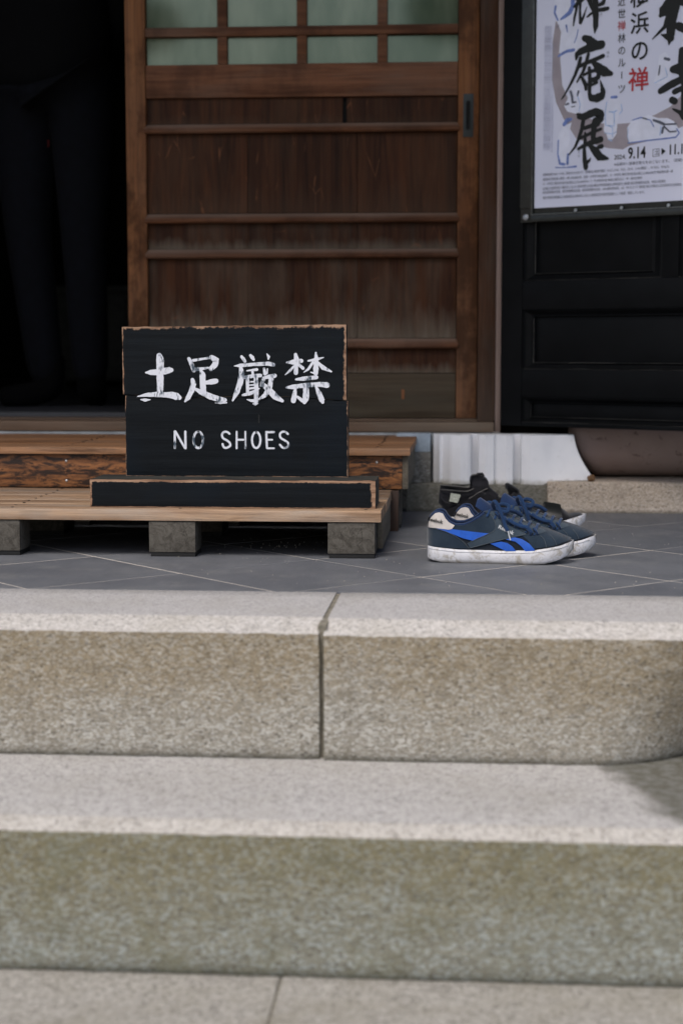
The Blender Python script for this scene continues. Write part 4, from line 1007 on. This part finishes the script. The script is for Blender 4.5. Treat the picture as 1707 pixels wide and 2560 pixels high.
def build_blue(loc, rz, label):
    t = thing('sneaker', label, 'shoe', loc, rz, 'navy blue sneakers')
    def P(name, bm, mat, par=t, sm=50): return link(name, mesh(bm), mat, par, None, False, None, sm)
    P('sole', blue.sole(), [M['sole'], M['outsole']])
    bm = bmesh.new(); pts = [(x, -(blue.bw(x)+.0003), interp(x, blue.zt)-.004) for x in [.004+i*.0066 for i in range(40)]]; tube(bm, pts, .0008, 6); P('sole_welt', bm, M['sole'])
    P('upper', blue.shell(), M['mesh']); P('lining', blue.shell(.0042, .004, blue.xo+.012, 40, 14, -.0010), M['lining'])
    # padded collar rim
    bm = bmesh.new(); rim = []
    for i in range(46):
        x = .0035+i/45*(blue.xo-.004); z = interp(x, blue.coll); rim.append((x, -(blue.side(x, z)-.0022), z-.0006))
    back = [(x, -y, z) for x, y, z in rim]; tube(bm, back[::-1]+rim, .0028, 8); P('collar', bm, M['lining'])
    # insole
    bm = bmesh.new(); xs_ = [.008+i*.012 for i in range(14)]; a = [bm.verts.new((x, -(blue.bw(x)-.008), .034)) for x in xs_]; b = [bm.verts.new((x, blue.bw(x)-.008, .034)) for x in xs_]
    for k in range(13): bm.faces.new((a[k], a[k+1], b[k+1], b[k]))
    P('insole', bm, M['lining'])
    def pa(name, pts, off, mat, th=.0009):
        a = P(name, blue.patch(CL(pts), off, th), mat, t, 30); P(name, blue.patch(CL(pts), off, th, True), mat, t, 30); return a
    pa('toe_overlay', [(885,665),(960,655),(1090,638),(1180,612),(1236,596),(1205,580),(1120,548),(1030,520),(980,506),(930,520),(880,548),(850,560),(905,605),(950,668)], .0004, M['suede'])
    pa('quarter_panel', [(270,520),(330,490),(400,492),(470,468),(530,428),(580,392),(628,430),(650,470),(645,520),(600,556),(520,552),(430,540)], .0004, M['suede'])
    pa('heel_overlay', [(115,520),(180,517),(270,540),(350,580),(410,625),(448,672),(300,668),(115,658)], .0005, M['suede'])
    pa('blue_stripe', [(180,515),(300,520),(450,538),(596,552),(560,572),(470,608),(400,592),(330,565),(250,536)], .0010, M['stripe'], .0012)
    pa('blue_stripe', [(608,630),(690,612),(740,622),(775,645),(804,680),(730,684),(670,658)], .0008, M['stripe'], .0012)
    pa('blue_stripe', [(724,594),(790,575),(850,588),(905,620),(952,672),(876,680),(845,642),(800,608)], .0008, M['stripe'], .0012)
    pa('vamp_panel', [(690,470),(880,548),(850,565),(800,572),(730,590),(700,560)], .0003, M['suede'])
    pa('side_strap', [(596,388),(640,452),(653,500),(640,530),(600,556),(520,592),(430,632),(452,668),(560,640),(730,590),(890,552),(760,486),(690,440),(640,405)], .0013, M['suede2'])
    pa('eyestay', [(556,388),(606,366),(700,402),(800,446),(900,484),(1000,514),(1040,532),(985,548),(920,548),(860,532),(760,488),(690,452),(610,408)], .0020, M['suede2'])
    ht = pa('heel_tab', [(122,516),(130,468),(150,432),(180,402),(212,394),(240,402),(260,440),(288,470),(332,492),(312,520),(286,526),(230,520),(180,515)], .0012, M['heelw'], .0016)
    # stitch lines
    for q, line in enumerate(([(596,392),(636,455),(648,500),(636,528),(596,552),(520,586),(436,628)], [(455,664),(560,636),(730,586),(880,548)], [(990,560),(1020,590),(1038,652)], [(1065,556),(1095,590),(1115,632)], [(115,524),(180,520),(270,543),(350,583),(406,625),(444,670)], [(610,372),(760,428),(900,480),(1000,512)])):
        bm = bmesh.new(); pp = []
        for p in smooth_path([(*c_(*a_), 0) for a_ in line], 5): pp.append((p.x, -(blue.side(p.x, p.y)+.0026), p.y))
        tube(bm, pp, .00045, 5); P('stitch_line', bm, M['thread'])
    # lettering as printed on the shoe
    def shoetext(body, zx, zy, size, rot, mat, offy, par, bold=.0):
        c = bpy.data.curves.new('w', 'FONT'); c.body = body; c.size = size; c.offset = bold; c.resolution_u = 3
        tmp = bpy.data.objects.new('tmp', c); COL.objects.link(tmp); dg = bpy.context.evaluated_depsgraph_get(); dg.update()
        me = bpy.data.meshes.new_from_object(tmp.evaluated_get(dg)); COL.objects.unlink(tmp); bpy.data.objects.remove(tmp); me.materials.clear()
        x0, z0 = c_(zx, zy)
        for v in me.vertices:
            a, b = v.co.x, v.co.y; x = x0+a*math.cos(rot)-b*math.sin(rot); z = z0+a*math.sin(rot)+b*math.cos(rot); v.co = (x, -(blue.side(max(.001, x), z)+offy), z)
        outn(me); return link('lettering', me, mat, par, None, False)
    shoetext('Reebok', 664, 508, .0098, R(-23), M['aglet'], .0034, t, .0002)
    shoetext('Reebok', 118, 460, .0095, R(-9), M['ink'], .0046, ht, .0002)
    # tongue
    bm = bmesh.new(); rows = []
    for i in range(11):
        u = i/10; x, z = c_(*(640-115*u, 372-75*u)); w = .019*(1-.25*u**3); arc = []
        for j in range(9):
            v = j/8*2-1; arc.append(bm.verts.new((x-.004*(v*v), v*w, z+.003*(1-v*v)-.010*abs(v)**2.5)))
        rows.append(arc)
    for a, b in zip(rows, rows[1:]):
        for k in range(8): bm.faces.new((a[k], a[k+1], b[k+1], b[k]))
    ex = bmesh.ops.extrude_face_region(bm, geom=bm.faces[:])
    for v in [q for q in ex['geom'] if isinstance(q, bmesh.types.BMVert)]: v.co += Vector((-.005, 0, -.003))
    bmesh.ops.recalc_face_normals(bm, faces=bm.faces); P('tongue', bm, M['lining'])
    # laces across the throat, loops over the eyestay
    for k in range(7):
        x = .117+k*.0145; T = blue.T(x); z = T-.006; w = blue.side(x, z)
        zc = T-.0135; wc = blue.side(x-.004, zc)
        bm = bmesh.new()
        pts = smooth_path([(x-.006, -wc-.0035, zc-.002), (x-.002, -w-.003, z), (x+.001, -w*.5, T+.0008), (x+.003, 0, T+.0015), (x+.001, w*.5, T+.0008), (x-.002, w+.003, z), (x-.006, wc+.0035, zc-.002)], 5)
        tube(bm, pts, .0029, 8, .5); P('lace', bm, M['lace'])
    # eyelet end loops hanging on the near side
    for (zx, zy) in ((665, 418), (735, 458), (790, 482), (850, 492), (905, 535), (958, 535)):
        x, z = c_(zx, zy); bm = bmesh.new(); y = blue.side(x, z)
        tube(bm, smooth_path([(x-.005, -y-.003, z+.007), (x, -y-.0062, z+.002), (x+.002, -y-.0050, z-.005)], 4), [.0032]*8+[.0026], 8, .8); P('lace_loop', bm, M['lace'])
    # bow and hanging ends
    def lace(P3, r_=.0034, fl=.5): bm = bmesh.new(); tube(bm, smooth_path(P3, 6), r_, 8, fl, up=Vector((0, 1, 0))); P('lace', bm, M['lace'])
    q = lambda zx, zy, dy: (c_(zx, zy)[0], dy, c_(zx, zy)[1])
    lace([q(640,372,-.012), q(622,330,-.022), q(640,305,-.030), q(668,345,-.033), q(698,420,-.036), q(722,490,-.0385), q(742,528,-.0395)], .0034, .5)
    lace([q(640,370,-.004), q(690,330,-.012), q(745,345,-.018), q(735,385,-.022), q(690,385,-.018), q(645,368,-.012)], .0035, .6)
    lace([q(640,370,.004), q(600,330,.012), q(570,345,.018), q(600,385,.016), q(640,372,.006)], .0034, .6)
    lace([q(650,372,0), q(720,385,.01), q(790,400,.022), q(850,440,.03)], .0038, .5)
    lace([q(740,440,-.034), q(790,470,-.037), q(840,490,-.038), q(890,500,-.040), q(925,540,-.041)], .0034, .6)
    bm = bmesh.new(); bmesh.ops.create_uvsphere(bm, u_segments=12, v_segments=8, radius=.0075)
    for v in bm.verts: v.co = Vector((v.co.x*1.2, v.co.y, v.co.z*.8)) + Vector(q(648, 368, -.004))
    P('lace_knot', bm, M['lace'])
    bm = bmesh.new(); tube(bm, [q(740,522,-.0398), q(752,565,-.0412), q(762,598,-.042)], .0013, 6); P('aglet', bm, M['aglet'])
    return t
s1 = build_blue((-.0690, 3.078, 0), R(-2.0), 'front navy sneaker with blue side stripes nearest the camera')
# copy for its pair, shared meshes
def copy_thing(src, loc, rz, label):
    r = src.copy(); COL.objects.link(r); r.location = loc; r.rotation_euler = (0, 0, rz); r['label'] = label
    for ch in list(src.children):
        c = ch.copy(); COL.objects.link(c); c.parent = r
        for g2 in ch.children: d = g2.copy(); COL.objects.link(d); d.parent = c
    return r
s2 = copy_thing(s1, (-.0200, 3.182, 0), R(-4.0), 'navy sneaker half hidden behind the striped front sneaker')

# black adaptive shoes
KB = .000272
def build_black(loc, rz, label, wide):
    t = thing('open_shoe', label, 'shoe', loc, rz, 'black open shoes with white soles')
    L2 = .276
    d_ = lambda zx, zy: ((zx-362)*KB, (530-zy)*KB)
    top = sorted([d_(*p) for p in [(362,330),(500,300),(640,262),(760,214),(830,218),(880,258),(920,296),(960,322),(1040,324),(1130,334),(1180,348),(1215,374),(1245,398),(1290,388),(1330,386),(1376,410)]])
    coll = sorted([d_(*p) for p in [(362,430),(420,400),(500,380),(600,330),(680,285),(760,240),(800,214)]])
    S = Shoe(L2, top, coll, .118, fb, [(0,.006),(.012,.001),(.03,0),(.20,0),(.235,.004),(.262,.014),(L2,.024)], [(0,.026),(.06,.022),(.16,.021),(.21,.022),(.245,.031),(.265,.036),(L2,.037)], .045)
    def P(name, bm, mat, sm=50): return link(name, mesh(bm), mat, t, None, False, None, sm)
    P('sole', S.sole(), [M['sole'], M['outsole']]); P('upper', S.shell(), M['blk']); P('lining', S.shell(.004, .004, S.xo+.01, 40, 12, -.001), M['blk2'])
    def flap(name, pts, ylow, yhigh, th, mat, bulge=.008):
        bm = bmesh.new(); vs_ = [bm.verts.new((d_(*p)[0], 0, d_(*p)[1])) for p in pts]
        e = [bm.edges.new((vs_[i], vs_[(i+1) % len(vs_)])) for i in range(len(vs_))]; bmesh.ops.triangle_fill(bm, use_beauty=True, edges=e)
        zl = min(v.co.z for v in bm.verts); zh = max(v.co.z for v in bm.verts)
        for k in range(1, 12):
            bmesh.ops.bisect_plane(bm, geom=bm.verts[:]+bm.edges[:]+bm.faces[:], plane_co=(0, 0, zl+(zh-zl)*k/12), plane_no=(0, 0, 1))
        xl = min(v.co.x for v in bm.verts); xh = max(v.co.x for v in bm.verts)
        for k in range(1, 14):
            bmesh.ops.bisect_plane(bm, geom=bm.verts[:]+bm.edges[:]+bm.faces[:], plane_co=(xl+(xh-xl)*k/14, 0, 0), plane_no=(1, 0, 0))
        for v in bm.verts:
            tt = (v.co.z-zl)/(zh-zl); uu = (v.co.x-xl)/(xh-xl); v.co.y = ylow+(yhigh-ylow)*tt + bulge*math.sin(uu*math.pi*1.3) + .0015*math.sin(v.co.z*260)
        for f in bm.faces:
            if f.normal.y > 0: f.normal_flip()
        ex = bmesh.ops.extrude_face_region(bm, geom=bm.faces[:])
        for v in [q_ for q_ in ex['geom'] if isinstance(q_, bmesh.types.BMVert)]: v.co.y += th
        bmesh.ops.recalc_face_normals(bm, faces=bm.faces); return P(name, bm, mat, 40)
    ft = flap('heel_flap' if wide else 'side_flap', [(425,190),(470,192),(560,200),(662,206),(672,160),(676,120),(700,104),(745,108),(790,128),(812,160),(822,205),(900,270),(860,330),(760,330),(690,300),(640,355),(560,420),(520,470),(470,440),(440,370),(412,335),(414,270)] if wide else
         [(726,156),(745,150),(790,178),(826,205),(830,240),(850,300),(800,330),(776,300),(752,232),(735,190)], -.012, -.020 if wide else -.014, .006, M['blk2'] if wide else M['blk'])
    pe = [d_(*p) for p in ([(425,190),(470,192),(560,200),(662,206),(672,160),(676,120),(700,104),(745,108),(790,128),(812,160),(822,205),(900,270)] if wide else [(735,190),(726,156),(745,150),(790,178),(826,205),(830,240),(850,300)])]
    bm = bmesh.new(); tube(bm, smooth_path([(x, -.0165, z) for x, z in pe], 3), .0024, 6); P('binding', bm, M['pipe'])
    if wide:
        for sl in ([(430,225),(520,232),(640,240),(700,215)], [(428,290),(470,330),(560,350),(640,330),(720,262),(812,215)], [(660,300),(740,262),(800,262),(850,300)]):
            bm = bmesh.new(); tube(bm, smooth_path([(*[d_(*p)[0]], -.0195, d_(*p)[1]) for p in sl], 4), .0017, 6); P('seam', bm, M['pipe'])
        # standing collar, pull loop and white care label
        bm = bmesh.new(); a = [d_(*p) for p in [(725,108),(728,96),(768,94),(778,112),(776,132)]]
        tube(bm, [(x, -.018, z) for x, z in a], .003, 8); P('pull_loop', bm, M['blk'])
        bm = bmesh.new(); q4 = [d_(*p) for p in ((512,252),(590,266),(566,332),(498,318))]
        fr_ = [bm.verts.new((x, -.0265, z)) for x, z in q4]; bk = [bm.verts.new((x, -.020, z)) for x, z in q4]
        bm.faces.new(fr_)
        for k in range(4): bm.faces.new((fr_[k], bk[k], bk[(k+1) % 4], fr_[(k+1) % 4]))
        bmesh.ops.recalc_face_normals(bm, faces=bm.faces); P('care_label', bm, m_plain('cream_label', (.42, .44, .38), .6, .3, .35, 300), 20)
    P('white_stripe', S.patch([d_(*p) for p in ((908,392),(950,388),(1010,398),(1060,404),(1116,424),(1120,446),(1060,432),(1000,426),(940,414))], .001, .0012), m_plain('white_stripe', (.66, .66, .72), .5), 30)
    # strap over the vamp
    bm = bmesh.new(); rows = []
    for i in range(6):
        x = d_(1040+i*26, 0)[0]; arc = []
        for j in range(13):
            v = j/12; a = math.pi*v; T = S.T(x); z0 = d_(0, 412+i*4)[1]; z = z0+(T+.004-z0)*math.sin(a)
            y = -(S.side(x, min(z, T-.0005))+.003)*(1 if v <= .5 else -1) if z < T-.0006 else -math.cos(a)*S.side(x, T-.004)
            arc.append(bm.verts.new((x, y, z)))
        rows.append(arc)
    for a, b in zip(rows, rows[1:]):
        for k in range(12): bm.faces.new((a[k], a[k+1], b[k+1], b[k]))
    ex = bmesh.ops.extrude_face_region(bm, geom=bm.faces[:])
    for v in [q_ for q_ in ex['geom'] if isinstance(q_, bmesh.types.BMVert)]: v.co += Vector((0, math.copysign(.0015, v.co.y), .003))
    bmesh.ops.recalc_face_normals(bm, faces=bm.faces); P('strap', bm, M['velcro'], 40)
    return t
build_black((-.010, 3.60, 0), R(2), 'black shoe with white stripe and toe rim just behind the navy sneakers', False)
build_black((-.072, 3.68, 0), R(3), 'black shoe with tall open heel flap bearing a pale care label', True)

# ================================================================== PERSON INSIDE (back turned, dark clothes)
pp_ = thing('person', 'person in black top and dark trousers standing with back turned in doorway', 'person', (-1.16, 4.66, .23))
def skin(name, verts, edges, rad, mat, root_i=0, sub=2, par=None):
    me = bpy.data.meshes.new(name); me.from_pydata(verts, edges, []); o = bpy.data.objects.new(name, me); COL.objects.link(o)
    md = o.modifiers.new('s', 'SKIN'); md.use_smooth_shade = True
    for v, r_ in zip(me.skin_vertices[0].data, rad): v.radius = (r_, r_) if not isinstance(r_, tuple) else r_
    me.skin_vertices[0].data[root_i].use_root = True
    o.modifiers.new('d', 'SUBSURF').levels = sub; o.modifiers['d'].render_levels = sub
    dg = bpy.context.evaluated_depsgraph_get(); dg.update(); m2_ = bpy.data.meshes.new_from_object(o.evaluated_get(dg)); bpy.data.objects.remove(o)
    m2_.materials.clear()
    for p in m2_.polygons: p.use_smooth = True
    return link(name, m2_, mat, par or pp_, None, False)
M['skin'] = m_plain('skin', (.42, .26, .19), .5, .3, .08)
M['trouser'] = m_plain('dark_navy_denim', (.0020, .0027, .0052), .9, .2, .3, 40, .0006, 300)
M['shirt'] = m_plain('black_cotton', (.0009, .0011, .0017), .95, .2, .3, 30, .0006, 200)
M['sock'] = m_plain('black_sock', (.0018, .0018, .002), .95, .1)
M['hair'] = m_plain('black_hair', (.006, .005, .005), .5)
# body: one continuous figure (local, z from the floor)
bv = [(-.03,0,.93),(-.10,.01,.88),(-.085,.01,.50),(-.035,.03,.09),(-.085,.0,.045),(.075,.0,.88),(.075,.0,.49),(.085,.01,.09),(.083,.10,.035),
      (-.03,0,1.10),(-.03,.01,1.30),(-.03,.01,1.40),(-.03,.0,1.47),(-.03,-.01,1.56),(-.03,-.02,1.66),
      (-.20,.01,1.38),(-.25,.04,1.12),(-.17,.20,1.0),(-.10,.23,1.0),(.14,.01,1.38),(.18,.04,1.12),(.09,.20,1.0),(.03,.23,1.01)]
be = [(0,1),(1,2),(2,3),(3,4),(0,5),(5,6),(6,7),(7,8),(0,9),(9,10),(10,11),(11,12),(12,13),(13,14),(11,15),(15,16),(16,17),(17,18),(11,19),(19,20),(20,21),(21,22)]
br = [.10,.07,.045,.022,.012,.07,.045,.022,.012,.09,.10,.08,.05,.085,.075,.05,.04,.03,.03,.05,.04,.03,.03]
skin('body', bv, be, br, M['skin'])
skin('trousers', [(-.03,0,1.02),(-.095,.01,.86),(-.09,.01,.50),(-.045,.03,.055),(.075,.0,.86),(.075,.0,.49),(.088,.01,.055)], [(0,1),(1,2),(2,3),(0,4),(4,5),(5,6)], [(.17,.13),.108,.070,.054,.108,.070,.054], M['trouser'])
skin('shirt', [(-.03,0,.82),(-.03,0,1.10),(-.03,.01,1.30),(-.03,.01,1.42),(-.21,.01,1.37),(-.255,.04,1.12),(-.17,.20,1.0),(.15,.01,1.37),(.19,.04,1.12),(.09,.20,1.0)], [(0,1),(1,2),(2,3),(3,4),(4,5),(5,6),(3,7),(7,8),(8,9)], [(.215,.17),(.20,.15),(.20,.15),.10,.07,.06,.05,.07,.06,.05], M['shirt'])
skin('sock', [(-.035,.03,.16),(-.035,.03,.045),(-.10,-.005,.030),(-.175,-.03,.026)], [(0,1),(1,2),(2,3)], [.046,.046,.040,.028], M['sock'])
skin('sock', [(.088,.01,.16),(.088,.01,.045),(.085,.06,.030),(.08,.13,.026)], [(0,1),(1,2),(2,3)], [.046,.046,.040,.028], M['sock'])
skin('hair', [(-.03,-.03,1.60),(-.03,-.035,1.67)], [(0,1)], [.098,.088], M['hair'])
tb = atY(150, 398, 4.52)
box('pocket_tag', pp_, m_plain('red_tag', (.06, .008, .008), .9, .1), .006, .010, -.1235, -.1215, .800-.23+.15, .818-.23+.15, 0, world=False)

# low cabinet and pale bag deeper inside the room
lc = thing('low_cabinet', 'low dark cabinet deep inside the unlit room', 'cabinet', (-1.0, 6.9, .23))
M['dim'] = m_plain('dim_cabinet_wood', (.09, .09, .08), .6, .3)
box('carcass', lc, M['dim'], -1.75, -1.05, 6.8, 7.2, .26, .62, .004); box('cabinet_top', lc, M['dim'], -1.78, -1.02, 6.77, 7.22, .6205, .65, .004)
for x in (-1.74, -1.40): box('cabinet_door', lc, M['dim'], x, x+.33, 6.782, 6.799, .28, .60, .003)
for x in (-1.73, -1.11): box('leg', lc, M['dim'], x, x+.05, 6.82, 6.87, .2285, .2598, 0)

# crumbs of grit on the tiles and under the platform
bm = bmesh.new()
for k in range(210):
    if k < 150: x, y = random.uniform(-.5, .55), random.uniform(2.68, 3.9)
    else: x, y = random.gauss(-.42, .12), random.gauss(3.3, .08)
    s_ = random.uniform(.0004, .0011) if k < 150 else random.uniform(.0005, .0014)
    m_ = bmesh.ops.create_icosphere(bm, subdivisions=1, radius=s_, matrix=Matrix.Translation((x, y, s_*.6)))
tag(link('grit', mesh(bm), m_plain('pale_grit', (.34, .31, .27), .9), None), 'pale grit scattered over the dark tiles', 'grit', None, 'stuff')

# ================================================================== GARDEN BEHIND THE CAMERA, seen in the door glass
M['bark'] = m_plain('bark', (.07, .05, .035), .9, .2, .3, 30, .004, 60)
M['leaf'] = m_plain('leaf_green', (.05, .085, .035), .7, .3, .5, 6)
def tree(label, x, y, h, blobs, seed):
    rnd = random.Random(seed); t = thing('pine_tree', label, 'tree', (x, y, -.8), group='garden trees')
    bm = bmesh.new(); tube(bm, smooth_path([(0, 0, 0), (.08, 0, h*.3), (-.05, .1, h*.62), (0, 0, h*.95)], 4), [.14-.11*i/12 for i in range(13)], 8)
    for (bx, bz, br_) in blobs: tube(bm, [(0, 0, bz-.5), (bx*.5, 0, bz-.25), (bx, 0, bz)], [.05, .035, .015], 6)
    link('trunk', mesh(bm), M['bark'], t, None, False, None, 50)
    bm = bmesh.new()
    for (bx, bz, br_) in blobs:
        for _ in range(int(2200*br_)):
            v = Vector((rnd.gauss(0, 1), rnd.gauss(0, 1), rnd.gauss(0, .6))); v = v.normalized()*br_*rnd.random()**.4; v.z *= .6
            c = Vector((bx, 0, bz))+v; a = Vector((rnd.gauss(0, 1), rnd.gauss(0, 1), rnd.gauss(0, 1))).normalized()*.07; b = a.orthogonal().normalized()*.045
            bm.faces.new([bm.verts.new(c+a), bm.verts.new(c+b), bm.verts.new(c-a), bm.verts.new(c-b)])
    link('crown', mesh(bm), M['leaf'], t, 'stuff', False)
tree('pine tree in the court mirrored in the left door pane', -3.6, -7, 5.4, [(0, 3.7, .5), (.55, 4.15, .42), (-.6, 4.6, .7), (.2, 5.2, .5)], 1)
tree('pine tree in the court mirrored in the right door pane', .3, -7, 5.4, [(.2, 4.9, .7), (-.40, 4.25, .46), (.7, 3.4, .6)], 2)
